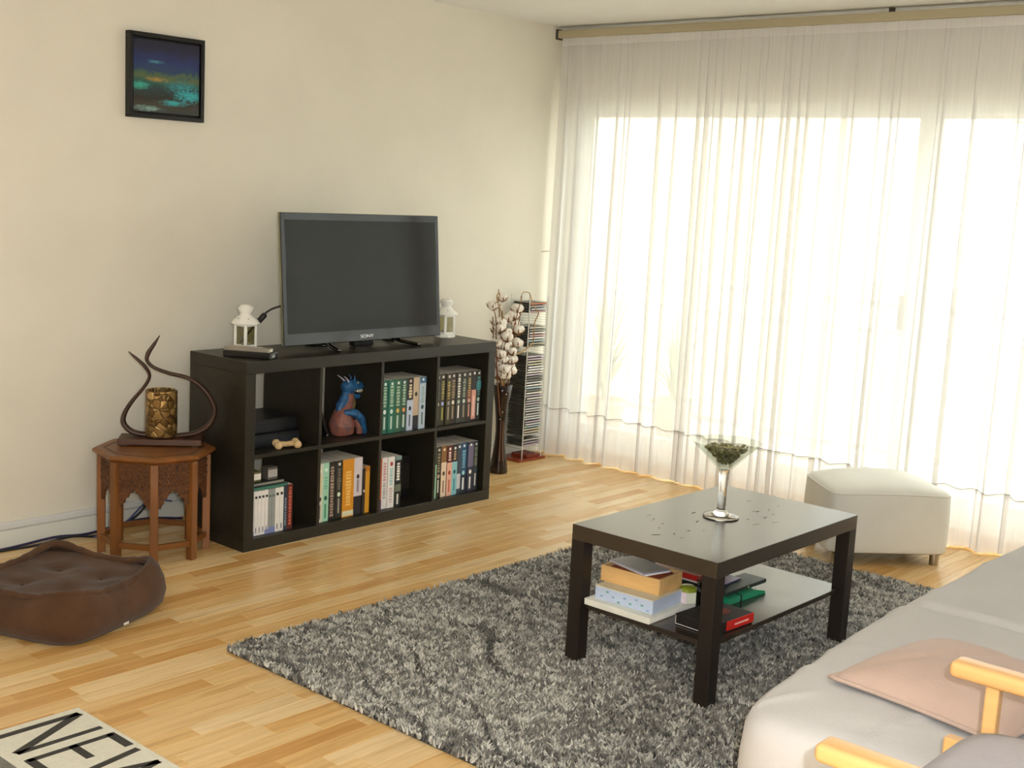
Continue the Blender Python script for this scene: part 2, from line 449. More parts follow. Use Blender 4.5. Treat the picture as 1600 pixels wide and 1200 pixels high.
def curtain(label, ya, yb, seed, group):
    rr = random.Random(seed); b, o, wd, lx, dr = [], [], [], [], []
    y = ya; nxt = ya - rr.uniform(.03, .08)
    def add(y_, o_=0, w_=0, l_=0, d_=0): b.append(y_); o.append(o_); wd.append(w_); lx.append(l_); dr.append(d_)
    while y > yb:
        if y <= nxt and y - .06 > yb:                      # a pleat: three layers of cloth
            w = rr.choice([.005, .007, .009, .012, .018, .026, .034]); d = rr.uniform(-.02, .02)
            for k in range(9): a = k / 8; add(y, -a, w, math.sin(a * math.pi / 2) * -1.0, d)
            for k in range(1, 9): a = k / 8; add(y, -1 + a, w, math.cos(a * math.pi) * -1.0, d)
            for k in range(1, 9): a = k / 8; add(y, -a, w, 1 - a, d)
            y -= w; nxt = y - rr.choice([.015, .03, .05, .08, .12, .18])
            add(y - .001)
        y -= .007; add(y)
    b, o, wd, lx, dr = map(np.array, (b, o, wd, lx, dr)); n = len(b); t = ya - b
    amp = .3 + .7 * smooth_noise(t, seed + 2, 3.0)
    ph = np.cumsum(np.concatenate([[0], np.diff(t)]) * 2 * np.pi / (.10 + .10 * smooth_noise(t, seed, 3.0)))
    env = np.clip(np.minimum(t, t[-1] - t) / .04, 0, 1)
    drs = np.interp(t, t[np.abs(dr) > 0], dr[np.abs(dr) > 0])
    def shape(z):
        h = (2.385 - z) / 2.385
        x = 2.60 - .030 * h + (.006 + .040 * h) * amp * np.sin(ph + .5 * h) * env - lx * (.002 + .007 * min(1, 3 * h))
        yy = b + o * wd * (.35 + .65 * min(1, h * 3)) + drs * (h - .3) * env
        return x, yy
    zs = np.concatenate([np.linspace(2.388, 2.2, 6), np.linspace(2.1, .27, 12)])
    def sheet(zz, dx=0):
        V = []
        for z in zz:
            x, y = shape(z); V.append(np.stack([x + dx, y, np.full(n, z)], 1))
        return np.stack(V, 1)
    V = sheet(zs)
    top = npmesh('curtain', V.reshape(-1, 3), gridfaces(n, len(zs)), m_sheer)
    tag(top, label, 'curtain', group)
    zh = np.array([.272, .20, .12, .05, .008]); V = sheet(zh, -.0015)
    sc = .275 + .010 * np.abs(np.sin(t * 24)); V[:, 0, 2] = sc
    npmesh('hem_band', V.reshape(-1, 3), gridfaces(n, len(zh)), m_hem, top)
    pts = V[:, 0, :].copy(); pts[:, 0] -= .002
    off = np.array([(0, 0, .0014), (-.0014, 0, 0), (0, 0, -.0014), (.0014, 0, 0)])
    P = (pts[:, None, :] + off[None]); F = []
    i = np.arange(n - 1)
    for k in range(4): F.append(np.stack([i * 4 + k, i * 4 + (k + 1) % 4, (i + 1) * 4 + (k + 1) % 4, (i + 1) * 4 + k], 1))
    npmesh('scalloped_trim', P.reshape(-1, 3), np.concatenate(F), m_trim, top)
    x, y = shape(2.37)
    V = np.stack([np.stack([x - .003, y, np.full(n, z)], 1) for z in (2.386, 2.345)], 1)
    npmesh('heading_tape', V.reshape(-1, 3), gridfaces(n, 2), m_hem, top)
    return top
curtain('wide white sheer curtain hanging from the wall corner to the middle of the window', .615, -1.19, 11, 'sheer curtains')
curtain('white sheer curtain covering the right half of the window behind the ottoman', -1.15, -3.75, 29, 'sheer curtains')

# ------------------------------------------------------------------ black cube bookshelf
m_blk = M('blackbrown_veneer', '262219', rough=.4, var=.18, scale=5, stretch=(.4, 6, 6), spec=.4)
sh = thing('bookshelf', 'long low black cube bookshelf with eight compartments under the television', 'bookshelf', (.745, .195, 0))
HS = .79
B().box(0, 1.49, 0, .39, HS - .05, HS, .002).build('top_panel', m_blk, sh, world=True)
B().box(0, 1.49, 0, .39, 0, .05, .002).build('bottom_panel', m_blk, sh, world=True)
for x in (0, 1.44): B().box(x, x + .05, 0.0005, .3895, .05, HS - .05, .002).build('side_panel', m_blk, sh, world=True)
B().box(.05, 1.44, .002, .388, .387, .403, .001).build('middle_shelf', m_blk, sh, world=True)
CX = [(.05, .3855), (.4015, .737), (.753, 1.0885), (1.1045, 1.44)]
for i in range(3):
    for za, zb in ((.05, .387), (.403, HS - .05)):
        B().box(CX[i][1], CX[i + 1][0], .002, .388, za, zb, .001).build('divider', m_blk, sh, world=True)
ZL, ZU = .0505, .4035

# ------------------------------------------------------------------ books
m_page = M('book_pages', 'D6CDBE', rough=.9, var=.1, scale=60, stretch=(30, 1, 1))
def bmat(hexc): return M('cover_' + hexc, hexc, rough=.45, var=.05, scale=20)
brnd = random.Random(8)
def book(x, z, w, h, d, hexc, label, group, dec, yf=.03, name='book', lean=0):
    """standing book, spine to -Y; dec = list of ('emblem'|'title'|'block'|'cap', hex, z-fraction[, height-fraction])"""
    t = thing(name, label, 'book' if name == 'book' else 'case', (x + w / 2, yf, z), 0, group)
    if lean: t.rotation_euler = (0, R(lean), 0)
    c = B(); tk = .0005
    c.box(-w / 2, w / 2, 0, .003, 0, h, .0008, seg=1); c.box(-w / 2, -w / 2 + tk, .0015, d, 0, h); c.box(w / 2 - tk, w / 2, .0015, d, 0, h)
    c.build('cover', bmat(hexc), t)
    B().box(-w / 2 + tk, w / 2 - tk, .003, d - .002, .002, h - .0004).build('pages', m_page, t)
    for q in dec:
        k, hx, f = q[:3]
        if k == 'emblem':
            r = min(w * .34, .0085)
            e = B(); e.prism([(r * math.cos(a * math.pi / 6), f * h + r * 1.25 * math.sin(a * math.pi / 6)) for a in range(12)], 0, .0006, lambda X, Y, Z: Vector((X, -Z, Y)))
            e.build('spine_emblem', bmat(hx), t)
        elif k == 'title':
            e = B(); hh = q[3] * h; zz = f * h; rr = random.Random(int(x * 9973) + int(f * 100))
            while zz < f * h + hh:
                g = rr.uniform(.006, .012); a = w * rr.uniform(.18, .27)
                e.box(-a, a, -.0005, 0.0003, zz, zz + g); zz += g + rr.uniform(.002, .005)
            e.build('spine_title', bmat(hx), t)
        elif k == 'bar':
            e = B(); e.box(-w * .13, w * .13, -.0005, .0003, f * h, (f + q[3]) * h); e.build('spine_bar', bmat(hx), t)
        elif k == 'block':
            e = B(); e.box(-w / 2 + .0003, w / 2 - .0003, -.0004, .0003, f * h, (f + q[3]) * h); e.build('spine_band', bmat(hx), t)
        elif k == 'cap':
            e = B(); r = min(w * .3, .006); e.box(-r, r, -.0006, .0003, f * h - r, f * h + r, .001, seg=1); e.build('spine_badge', bmat(hx), t)
    return t
def row(x0, x1, z, specs, where, group):
    tot = sum(s[1] for s in specs); k = (x1 - x0) / tot; x = x0
    hm = max(s[2] for s in specs)
    for i, s in enumerate(specs):
        desc, w, h, d, hx, dec = s; w *= k
        if h > hm - .03: h = hm - .010 + brnd.uniform(0, .0012)
        book(x + .0004, z, w - .0008, h, d, hx, f'{desc}, {ordn(i)} from left in {where}', group, dec, yf=.028 + brnd.uniform(-.003, .004))
        x += w
def teal(hx, em): return [('cap', 'D5E0DA', .93), ('title', '9DB89E', .5, .36), ('emblem', em, .41), ('bar', 'BFD0C4', .08, .24)]
def dark(em, ti, bar='B8B0A0'): return [('cap', 'CFCABF', .94), ('title', ti, .5, .36), ('emblem', em, .42), ('bar', bar, .1, .25)]
U3 = 'the top row third cubby'
row(.757, 1.045, ZU, [
    ('thin tan paperback', .012, .232, .15, '9C8562', [('title', '5A4A38', .3, .5)]),
    ('teal paperback with pale round emblem', .033, .236, .17, '1F5F4F', teal('', 'DFE8E4')),
    ('teal green paperback with white round emblem', .034, .238, .17, '1C6852', teal('', 'C8DED6')),
    ('green paperback with gold round emblem', .033, .242, .17, '2B5C42', teal('', 'D9B45A')),
    ('dark green paperback with orange round emblem', .034, .246, .17, '25493D', teal('', 'E0904A')),
    ('black paperback with pale blue lower spine', .034, .250, .17, '1B1715', [('block', 'B9C4D8', 0, .58), ('cap', 'D8B0A8', .94), ('title', 'D9C6A4', .62, .26), ('emblem', '22282E', .42), ('bar', '5A626E', .08, .22)]),
    ('tan paperback with dark foot', .033, .252, .17, '1E1A24', [('block', 'C3AC92', .27, .73), ('emblem', '2A2420', .68)]),
    ('pale blue paperback', .035, .255, .17, 'B4C2CF', [('block', '3E6C8C', .88, .12), ('cap', 'E6ECF0', .95), ('emblem', '1F4038', .42), ('bar', '5F7472', .08, .24), ('title', '8FA8A8', .5, .3)]),
], U3, 'paperbacks in the upper third cubby')
U4 = 'the top row fourth cubby'
row(1.108, 1.425, ZU, [
    ('very dark paperback with cream emblem', .034, .236, .17, '2A2A22', dark('CFC9B0', '5F6A5E', '8C7A4C')),
    ('dark olive paperback with blue emblem', .034, .238, .17, '2E2A16', dark('A9AEDC', 'A89A5A', 'A7A04C')),
    ('olive brown paperback with grey emblem', .032, .240, .17, '3A3118', dark('8F8A86', 'A58F4E', 'A39A84')),
    ('brown paperback with white emblem', .036, .243, .17, '33271A', dark('E4DCC8', '8E7C5C', 'A08C70')),
    ('grey black paperback with white title', .032, .248, .17, '2B2A26', dark('A9B2A4', 'E0DACB', 'F0EADC')),
    ('slate paperback with pale green emblem', .036, .250, .17, '2A2B24', dark('C4D2C0', '8C9884', '948672')),
    ('dark paperback with red band', .032, .253, .17, '2B231A', [('block', '7A3A30', .38, .25)] + dark('C4A49A', 'A89054', 'C8907E')),
    ('pink and black paperback', .028, .254, .17, '241C1A', [('block', 'D89A88', .04, .58), ('cap', 'E8DCD8', .95), ('bar', 'F0D0C8', .1, .4)]),
    ('dark paperback with turquoise band', .032, .257, .17, '20221F', [('block', '2F7C86', .62, .16)] + dark('B8D4C4', '4E8C8C', 'CFE0DA')),
], U4, 'paperbacks in the upper fourth cubby')
L2 = 'the bottom row second cubby'
row(.404, .715, ZL, [
    ('cream white paperback', .034, .268, .18, 'CFCDB8', [('cap', 'EDE8C8', .88), ('emblem', '30302A', .4), ('bar', '6C7068', .06, .24), ('title', 'D8C890', .5, .3)]),
    ('mint green paperback', .036, .265, .18, '9CCBB0', [('cap', 'E6F0E6', .88), ('emblem', '1E5A44', .4), ('bar', '3C8C6C', .06, .24), ('title', '78B498', .55, .22)]),
    ('black paperback with column of small letters', .040, .268, .18, '221E1B', [('title', 'A08A78', .06, .84)]),
    ('black paperback with green round emblem', .038, .270, .18, '25231E', dark('CFE0C0', '6A6458', '9A9484')),
    ('thick orange yellow paperback', .066, .272, .18, 'D08A1C', [('block', 'D6CFAE', .02, .09), ('title', 'E8B860', .2, .6)]),
    ('white paperback with black lower half', .052, .272, .18, '1D1B22', [('block', 'CFC6CB', .33, .67), ('emblem', '2A2430', .67), ('bar', '8E8890', .4, .22)]),
    ('thin black booklet', .016, .21, .16, '2A2018', [('emblem', 'D8C8C0', .5)]),
    ('slim orange paperback', .030, .215, .16, 'D79A2A', [('block', 'B87418', .9, .1)]),
], L2, 'paperbacks in the lower second cubby')
L3 = 'the bottom row third cubby'
row(.756, .905, ZL, [
    ('orange red paperback', .030, .235, .17, 'B25A2C', [('cap', 'EBC9A0', .9), ('block', '5C3A5C', 0, .2), ('bar', 'D8B8B0', .04, .3)]),
    ('white paperback with red title', .032, .248, .17, 'DDD8D6', [('title', 'C48C90', .55, .35), ('title', 'A8A4A8', .2, .3)]),
    ('thick white paperback with blue title', .040, .250, .17, 'E2E0DA', [('emblem', 'A83A3A', .86), ('title', '9CC2C8', .45, .3), ('title', 'C8B4B4', .1, .25)]),
    ('black paperback with big white letters', .036, .240, .17, '1B1D1D', [('block', '7C948E', .92, .08), ('title', 'E6E4DC', .52, .34), ('block', '6A7060', .3, .14), ('bar', 'D8D8D0', .05, .2)]),
], L3, 'paperbacks in the lower third cubby')
L4 = 'the bottom row fourth cubby'
row(1.108, 1.425, ZL, [
    ('mint paperback with green emblem', .030, .238, .17, '3A4A40', [('block', '9FD6B4', 0, .66), ('cap', 'E8E8D8', .93), ('emblem', '1F4A38', .44), ('bar', '4A8A6C', .08, .24)]),
    ('dark brown paperback', .030, .242, .17, '2C261E', dark('B8A68C', '8E8466', 'D8D4CC')),
    ('peach cream paperback', .034, .244, .17, '8A6238', [('block', 'E4CDB4', 0, .68), ('cap', 'F0D0B0', .93), ('emblem', '4A3228', .46), ('bar', '8C7060', .08, .24)]),
    ('salmon pink paperback with dark red top', .034, .247, .17, '5A201A', [('block', 'E2AE98', 0, .66), ('cap', 'F0E8E0', .93), ('emblem', '9C3A28', .46), ('bar', 'C06048', .08, .24), ('title', 'E0C8BC', .7, .18)]),
    ('light cyan paperback with black top', .034, .249, .17, '242022', [('block', '86C0C8', 0, .66), ('cap', 'F0F0EC', .93), ('emblem', '1F5C68', .46), ('bar', '3F8894', .08, .24), ('title', 'B89C78', .7, .18)]),
    ('slim grey blue paperback', .024, .251, .17, '3A4450', [('cap', 'E8ECF0', .94), ('block', 'C4C8D0', .1, .3)]),
    ('bright blue paperback with pale emblem', .044, .254, .17, '274E70', [('title', '6FA6BC', .5, .36), ('cap', 'DCE8EE', .94), ('emblem', 'A8DCE4', .4), ('bar', 'E0E8E8', .06, .24), ('block', '20283A', 0, .36)][::-1]),
    ('mauve blue paperback with white emblem', .038, .256, .17, '2A2C40', [('block', '6A6480', .5, .45), ('cap', 'ECECF0', .94), ('emblem', 'F0ECE4', .4), ('bar', 'E6E6E2', .06, .24)]),
    ('dark navy paperback', .032, .258, .17, '1E2A38', dark('3A4658', '7A8068', 'D0CCCC')),
], L4, 'paperbacks in the lower fourth cubby')
# game and film cases in the lower left cubby
gx = .055
cases = [('white', 'DFDAD6', .0150)] * 5 + [('grey', '8E9290', .0150)] * 2 + [('white', 'DEDAD4', .0185)] * 2 + [('dark navy', '2A3444', .016), ('deep red', '5A221C', .024)]
gx = .058
for i, (nm, hx, w) in enumerate(cases):
    w *= 1.2; hgt = .19
    dec = []
    if nm == 'white': dec = [('cap', '2A2620', .86), ('bar', '6A6A7A', .06, .12)] + ([('block', '7C86B8', 0, .1)] if i in (0, 4) else [])
    if nm == 'grey': dec = [('block', '7480B4', .0, .14), ('cap', '5A6A62', .84)]
    if nm == 'dark navy': dec = [('title', '7A8898', .1, .6)]
    if nm == 'deep red': dec = [('title', 'C0604A', .1, .8)]
    book(gx, ZL, w - .001, hgt + (.006 if i > 8 else 0), .135, hx, f'{nm} disc case, {ordn(i)} from left in the bottom left cubby', 'disc cases in the lower left cubby', dec, yf=.03, name='disc_case')
    gx += w
# cases lying on that row, and things behind
def slab(name, label, cat, x0, x1, y0, y1, z0, z1, hexc, group=None, band=None, rz=0, top=None):
    cx, cy = (x0 + x1) / 2, (y0 + y1) / 2
    t = thing(name, label, cat, (cx, cy, z0), R(rz), group)
    hx, hy, h = (x1 - x0) / 2, (y1 - y0) / 2, z1 - z0
    B().box(-hx, hx, -hy, hy, 0, h, min(.0015, h * .2)).build('shell', bmat(hexc), t)
    if band: B().box(-hx * .96, hx * .96, -hy - .0006, -hy + .001, h * .2, h * .8).build('edge_label', bmat(band), t)
    if top: B().box(-hx * .85, hx * .85, -hy * .85, hy * .85, h - .0005, h + .0008).build('top_label', bmat(top), t)
    return t
slab('disc_case', 'dark green case lying flat on top of the white disc cases', 'case', .06, .25, .032, .165, .2415, .2555, '2A4A42', band='3E7A66')
slab('disc_case', 'black case lying on the dark green case, bottom left cubby', 'case', .07, .24, .045, .17, .2563, .2703, '26241F', band='8C8A80')
slab('game_box', 'small black box with silver edge on the lying cases, bottom left cubby', 'box', .165, .215, .06, .10, .2712, .325, '57524C', band='A8A4A0')
slab('game_box', 'tiny yellowish green box on the lying cases beside the left shelf panel', 'box', .07, .13, .06, .11, .2712, .315, '5A5A30', band='E0DCD0')

# ------------------------------------------------------------------ other things inside the shelf
slab('disc_player', 'flat black disc player in the upper left cubby', 'player', .07, .36, .10, .37, ZU, ZU + .055, '17171a', band='22262c')
t = slab('set_top_box', 'black set-top box lying on the disc player in the upper left cubby', 'box', .10, .37, .13, .36, ZU + .056, ZU + .112, '141416', band='1c1e22')
# dog bone toy
bn = B(); bn.tube([(-.035, 0, .018), (0, .003, .016), (.035, 0, .018)], [.013, .011, .013], 10)
for sx in (-1, 1):
    for sy in (-1, 1): bn.ball((sx * .043, sy * .013, .018 + sy * .003), .0175, 2)
o = bn.build('bone_toy', M('rawhide', 'CDAE7E', rough=.8, var=.15, scale=40, bump=.3, bscale=60), smooth=True, loc=(.245, .04, ZU + .0005)); o.rotation_euler = (0, 0, R(-15))
tag(o, 'pale knotted dog bone toy on the edge of the upper left cubby', 'toy')
# black remote leaning in the second cubby
t = thing('phone_handset', 'black handset with keys leaning by the divider in the dragon cubby', 'handset', (.535, .15, ZU + .001), R(20))
rt = Matrix.Rotation(R(-28), 3, 'Y')
B().box(-.009, .009, -.026, .026, .008, .145, .004, rot=rt).build('body', M('black_plastic', '141414', rough=.35), t)
k = B()
for i in range(6):
    for j in (-1, 0, 1): k.box(.0085, .0105, j * .014 - .004, j * .014 + .004, .022 + i * .017, .030 + i * .017, .001, rot=rt, seg=1)
k.build('keypad', M('key_grey', '6b6a60', rough=.5), t)
B().box(-.0095, .0095, -.027, .027, .004, .010, .002, rot=rt).build('chrome_edge', M('chrome', 'C8C8C4', rough=.2, metal=1), t)
# dragon figurine
dr = thing('dragon_figurine', 'blue and rust painted dragon figurine sitting in the second cubby', 'figurine', (.66, .13, ZU + .0005))
def skin(name, joints, mat, parent, n=14):
    """smooth tapered body from (point, ry, rx) rings; x-z plane sweep"""
    pts = catmull([j[0] for j in joints], 6)
    rr = []
    for i in range(len(joints) - 1):
        for k in range(6): rr.append(joints[i][1] + (joints[i + 1][1] - joints[i][1]) * k / 6)
    rr.append(joints[-1][1])
    q = B().tube(pts, rr, n)
    for v in q.bm.verts: v.co.z = max(v.co.z, 0)
    return q.build(name, mat, parent, smooth=True)
m_drb = M('dragon_blue', '2D6EA4', rough=.4, hex2='1D3E66', scale=45, bump=.8, bscale=130)
m_drr = M('dragon_rust', '9C5A44', rough=.45, hex2='5F4A4E', scale=35, bump=.8, bscale=110)
m_drg = M('dragon_gold', '8A7A52', rough=.45, hex2='54483A', scale=50, bump=.6, bscale=120)
skin('body', [((-.03, 0, .004), .052), ((-.035, 0, .045), .060), ((-.030, 0, .09), .046), ((-.012, 0, .125), .030), ((-.002, 0, .155), .025), ((.0, 0, .185), .024)], m_drr, dr)
skin('mane', [((-.058, 0, .10), .012), ((-.045, 0, .13), .022), ((-.022, 0, .165), .020), ((-.012, 0, .198), .016)], m_drb, dr)
skin('chest', [((.012, 0, .105), .018), ((.018, 0, .135), .020), ((.014, 0, .165), .016)], m_drg, dr)
skin('back_wing', [((-.05, -.030, .105), .010), ((-.005, -.05, .10), .020), ((.035, -.05, .068), .019), ((.060, -.042, .02), .014), ((.066, -.04, .004), .012)], m_drb, dr)
skin('front_leg', [((.02, -.03, .07), .02), ((.035, -.035, .035), .016), ((.040, -.035, .004), .016)], m_drr, dr)
hd = skin('head', [((-.022, 0, .205), .016), ((.0, 0, .21), .025), ((.025, 0, .213), .021), ((.050, 0, .207), .014), ((.056, 0, .203), .009)], m_drb, dr)
skin('lower_jaw', [((.0, 0, .190), .014), ((.026, 0, .174), .010), ((.046, 0, .173), .008)], m_drb, hd)
te = B()
for x, z, s in ((.036, .198, -1), (.046, .196, -1), (.052, .196, -1), (.034, .188, 1), (.042, .187, 1)):
    for y in (-.007, .007): te.tube([(x, y, z), (x, y, z + s * .010)], [.002, .0004], 5)
te.build('teeth', M('ivory', 'E8E2CC', rough=.4), hd)
for y in (-.011, .011):
    B().tube(catmull([(-.008, y, .228), (-.020, y * 1.4, .240), (-.034, y * 1.7, .250)], 4), [.004 - .0004 * i for i in range(9)], 6).build('horn', M('horn_bone', 'B9B0C0', rough=.4), hd, smooth=True)
    B().tube(catmull([(.016, y, .230), (.017, y, .242), (.010, y * 1.2, .250)], 4), [.0035 - .0003 * i for i in range(9)], 6).build('ear', m_drb, hd, smooth=True)
    B().ball((.026, y * 1.4, .222), .005, 1).build('eye', M('eye_yellow', 'D8C25A', rough=.2), hd)
hd.scale = (1.4, 1.25, 1.3); hd.location = (-.002, 0, -.058)
# things in the lower third cubby
slab('speaker_box', 'black box at the back of the lower third cubby beside the white books', 'box', .93, 1.07, .14, .33, ZL, ZL + .20, '191817', band='2a2622')
t = thing('toy_cup', 'small orange and white cup with green lid behind the white books', 'toy', (.795, .13, .302))
B().lathe([(0, 0), (.026, 0), (.028, .05), (0, .05)], 16).build('cup', bmat('B24A2C'), t, smooth=True, ang=40)
B().box(-.010, -.006, -.030, -.024, 0, .05).build('stripe', bmat('E6E0DA'), t)
B().lathe([(0, .05), (.034, .05), (.036, .062), (.028, .068), (0, .068)], 16).build('lid', bmat('7E9A3C'), t, smooth=True, ang=40)

# ------------------------------------------------------------------ television
tv = thing('television', 'large black flat screen television standing on the bookshelf', 'television', (.778, .17, HS))
tilt = Matrix.Rotation(R(-5), 4, 'X')
TW, TH = .942, .568
m_bez = M('tv_gloss_black', '0b0b0b', rough=.08, spec=.5)
pn = bpy.data.objects.new('panel', None)
def tvp(b, name, mat, **k):
    b.bm.transform(Matrix.Translation((0, -.02, .028)) @ tilt); return b.build(name, mat, tv, **k)
tvp(B().box(-TW / 2, TW / 2, 0, .012, 0, TH, .002), 'bezel', m_bez)
tvp(B().box(-TW / 2 - .0015, TW / 2 + .0015, .004, .016, -.0015, TH + .0015, .002), 'metal_edge', M('tv_edge', '8f8d7c', rough=.18, metal=1))
tvp(B().box(-TW / 2 + .05, TW / 2 - .05, .014, .05, .05, TH - .06, .012), 'rear_housing', M('tv_back', '111111', rough=.5))
tvp(B().box(-TW / 2 + .022, TW / 2 - .022, -.0008, .001, .05, TH - .030), 'screen', M('tv_screen', '15120a', rough=.1, spec=.22))
lg = text_mesh('brand_lettering', 'SONY', .020, .0004, M('logo_silver', 'C9C9C4', rough=.3, metal=.6), tv,
               Matrix.Translation((0, -.02, .028)) @ tilt @ Matrix.Translation((.0, -.0006, .020)) @ Matrix.Rotation(R(90), 4, 'X') @ Matrix.Scale(1.5, 4, (1, 0, 0)))
for sx in (-1, 1):
    B().tube(catmull([(sx * .20, .02, .03), (sx * .215, -.02, .014), (sx * .245, -.115, .006)], 6), [.009] * 13, 8).build('foot', M('chrome_dark', '55554f', rough=.15, metal=1), tv, smooth=True)
    B().tube([(sx * .20, .02, .012), (sx * .235, .13, .006)], .008, 8).build('foot', m_bez, tv, smooth=True)
B().box(-.06, .06, .0, .035, .002, .05, .004).build('neck', m_bez, tv)
# power cable with ferrite
cb = thing('television_cable', 'black cable with a ferrite lump between television and lantern', 'cable', (.33, .24, HS))
pts = [(.337, .215, .985), (.30, .245, .965), (.272, .27, .93), (.25, .29, .89), (.225, .32, .84), (.215, .35, .80), (.21, .40, .77), (.20, .46, .5), (.20, .50, .1)]
B().tube(catmull(pts, 6), .0045, 8).build('cord', M('cable_black', '17141a', rough=.5), cb, smooth=True, world=True)
d0, d1 = Vector((.287, .257, .948)), Vector((.262, .280, .908))
B().tube([d0, d0.lerp(d1, .12), d0.lerp(d1, .88), d1], [.006, .0125, .0125, .006], 12).build('ferrite_bead', M('cable_black', '17141a'), cb, smooth=True, world=True)

# ------------------------------------------------------------------ white lanterns
m_lw = M('lantern_enamel', 'EDEBE4', rough=.4)
m_lg = glass_sheet('lantern_glass', 'E8E6D8', .06)
def lantern(loc, rz, label, s=1.0):
    t = thing('lantern', label, 'lantern', loc, R(rz), 'white metal lanterns'); t.scale = (s * .92, s * .92, s)
    B().lathe([(0, 0), (.058, 0), (.060, .004), (.056, .010), (.050, .014), (.050, .018), (0, .018)], 8, a0=R(22.5)).build('base', m_lw, t)
    n = 4
    for i in range(n):
        a = 2 * math.pi * i / n; x, y = .047 * math.cos(a), .047 * math.sin(a)
        B().cyl((x, y, .017), (x, y, .116), .0062, 8).build('post', m_lw, t)
        a2 = a + math.pi / n; r2 = .047 * math.cos(math.pi / n)
        rot = Matrix.Rotation(a2, 3, 'Z')
        q = B().box(r2 - .0008, r2 + .0004, -.030, .030, .020, .112, rot=rot); q.build('pane', m_lg, t)
        q = B(); q.box(r2 - .002, r2 + .002, -.033, -.024, .018, .114, rot=rot); q.box(r2 - .002, r2 + .002, .024, .033, .018, .114, rot=rot)
        q.box(r2 - .002, r2 + .002, -.033, .033, .018, .028, rot=rot); q.box(r2 - .002, r2 + .002, -.033, .033, .106, .114, rot=rot); q.build('pane_frame', m_lw, t)
    B().lathe([(.040, .018), (.051, .018), (.051, .025), (.040, .025)], 4, close=True).build('lower_ring', m_lw, t)
    B().lathe([(.040, .108), (.053, .108), (.053, .117), (.040, .117)], 4, close=True).build('upper_ring', m_lw, t)
    rf = B().lathe([(0, .116), (.066, .116), (.067, .120), (.050, .138), (.030, .151), (.026, .157), (0, .157)], 24).build('roof', m_lw, t, smooth=True, ang=35)
    for i in range(6):
        a = 2 * math.pi * (i + .25) / 6
        B().ball((.0475 * math.cos(a), .0475 * math.sin(a), .140), .003, 1).build('vent_hole', M('vent_dark', '6E6C62'), rf)
    B().lathe([(.024, .156), (.026, .160), (.038, .181), (.038, .186), (.030, .188), (.024, .196), (.010, .200), (0, .200)], 20).build('chimney', m_lw, t, smooth=True, ang=35)
    B().lathe([(0, .018), (.019, .018), (.020, .034), (.016, .034), (.015, .028), (0, .028)], 14).build('tealight', M('tealight_tin', 'D8D4C0', rough=.4), t, smooth=True, ang=40)
    return t
lantern((.205, .285, HS + .0005), 53, 'white metal lantern with glass sides on the bookshelf, left of the television', 1.0)
lantern((1.385, .25, HS + .0005), 40, 'white metal lantern half hidden behind the right edge of the television', .96)
# decoder and remote in front of the left lantern
t = thing('decoder_box', 'flat black box on the bookshelf in front of the left lantern', 'box', (.10, .115, HS + .0005), R(-60))
B().box(-.105, .105, -.03, .05, 0, .024, .004).build('shell', M('black_plastic', '141414', rough=.35), t)
B().box(.1045, .1062, -.012, .012, .006, .018).build('socket', bmat('9DA29C'), t)
t = thing('remote_control', 'silver grey remote control resting on the flat black box', 'remote', (.10, .12, HS + .0248), R(-60))
B().box(-.10, .098, -.024, .026, 0, .018, .005).build('body', M('remote_silver', '8A8478', rough=.4), t)
k = B()
for i in range(9):
    for j in (-1, 0, 1): k.box(-.09 + i * .017, -.081 + i * .017, j * .013 - .004, j * .013 + .004, .0175, .0196, .0008, seg=1)
k.build('buttons', M('remote_button', 'B8B0A6', rough=.5), t)
B().box(.0978, .0988, -.016, .012, .004, .015).build('sticker', bmat('E8E6D2'), t)

# ------------------------------------------------------------------ painting and wall hook
pt = thing('painting', 'small square dark blue seascape painting in a black box frame', 'painting', (.025, YW, 1.745))
m_pf = M('frame_black', '0f0d0c', rough=.45)
x0, x1, z0, z1, fd = -.180, .185, 0, .347, .032
for a in ((x0, x1, z0, z0 + .018), (x0, x1, z1 - .018, z1), (x0, x0 + .018, z0 + .018, z1 - .018), (x1 - .018, x1, z0 + .018, z1 - .018)):
    B().box(a[0], a[1], -fd, 0, a[2], a[3], .0015).build('frame_bar', m_pf, pt)
B().box(x0 + .01, x1 - .01, -.006, -.001, z0 + .01, z1 - .01).build('backing_board', m_pf, pt)
m, nt, bs = newmat('seascape_paint')
tc = N(nt, 'ShaderNodeTexCoord'); sp = N(nt, 'ShaderNodeSeparateXYZ'); nt.links.new(tc.outputs['Generated'], sp.inputs[0])
mp = N(nt, 'ShaderNodeMapping'); mp.inputs['Scale'].default_value = (5.0, 1, 11.0); nt.links.new(tc.outputs['Generated'], mp.inputs[0])
nz = N(nt, 'ShaderNodeTexNoise'); nz.inputs['Scale'].default_value = 1.1; nz.inputs['Detail'].default_value = 7; nz.inputs['Distortion'].default_value = 1.2
nt.links.new(mp.outputs[0], nz.inputs['Vector'])
ma = N(nt, 'ShaderNodeMath', operation='MULTIPLY_ADD'); ma.inputs[1].default_value = .26; nt.links.new(nz.outputs['Fac'], ma.inputs[0])
sb = N(nt, 'ShaderNodeMath', operation='SUBTRACT'); sb.inputs[1].default_value = .13; nt.links.new(sp.outputs['Z'], sb.inputs[0]); nt.links.new(sb.outputs[0], ma.inputs[2])
rp = N(nt, 'ShaderNodeValToRGB'); e = rp.color_ramp.elements
e[0].position = 0; e[0].color = lin('2E3434'); e[1].position = 1; e[1].color = lin('14142A')
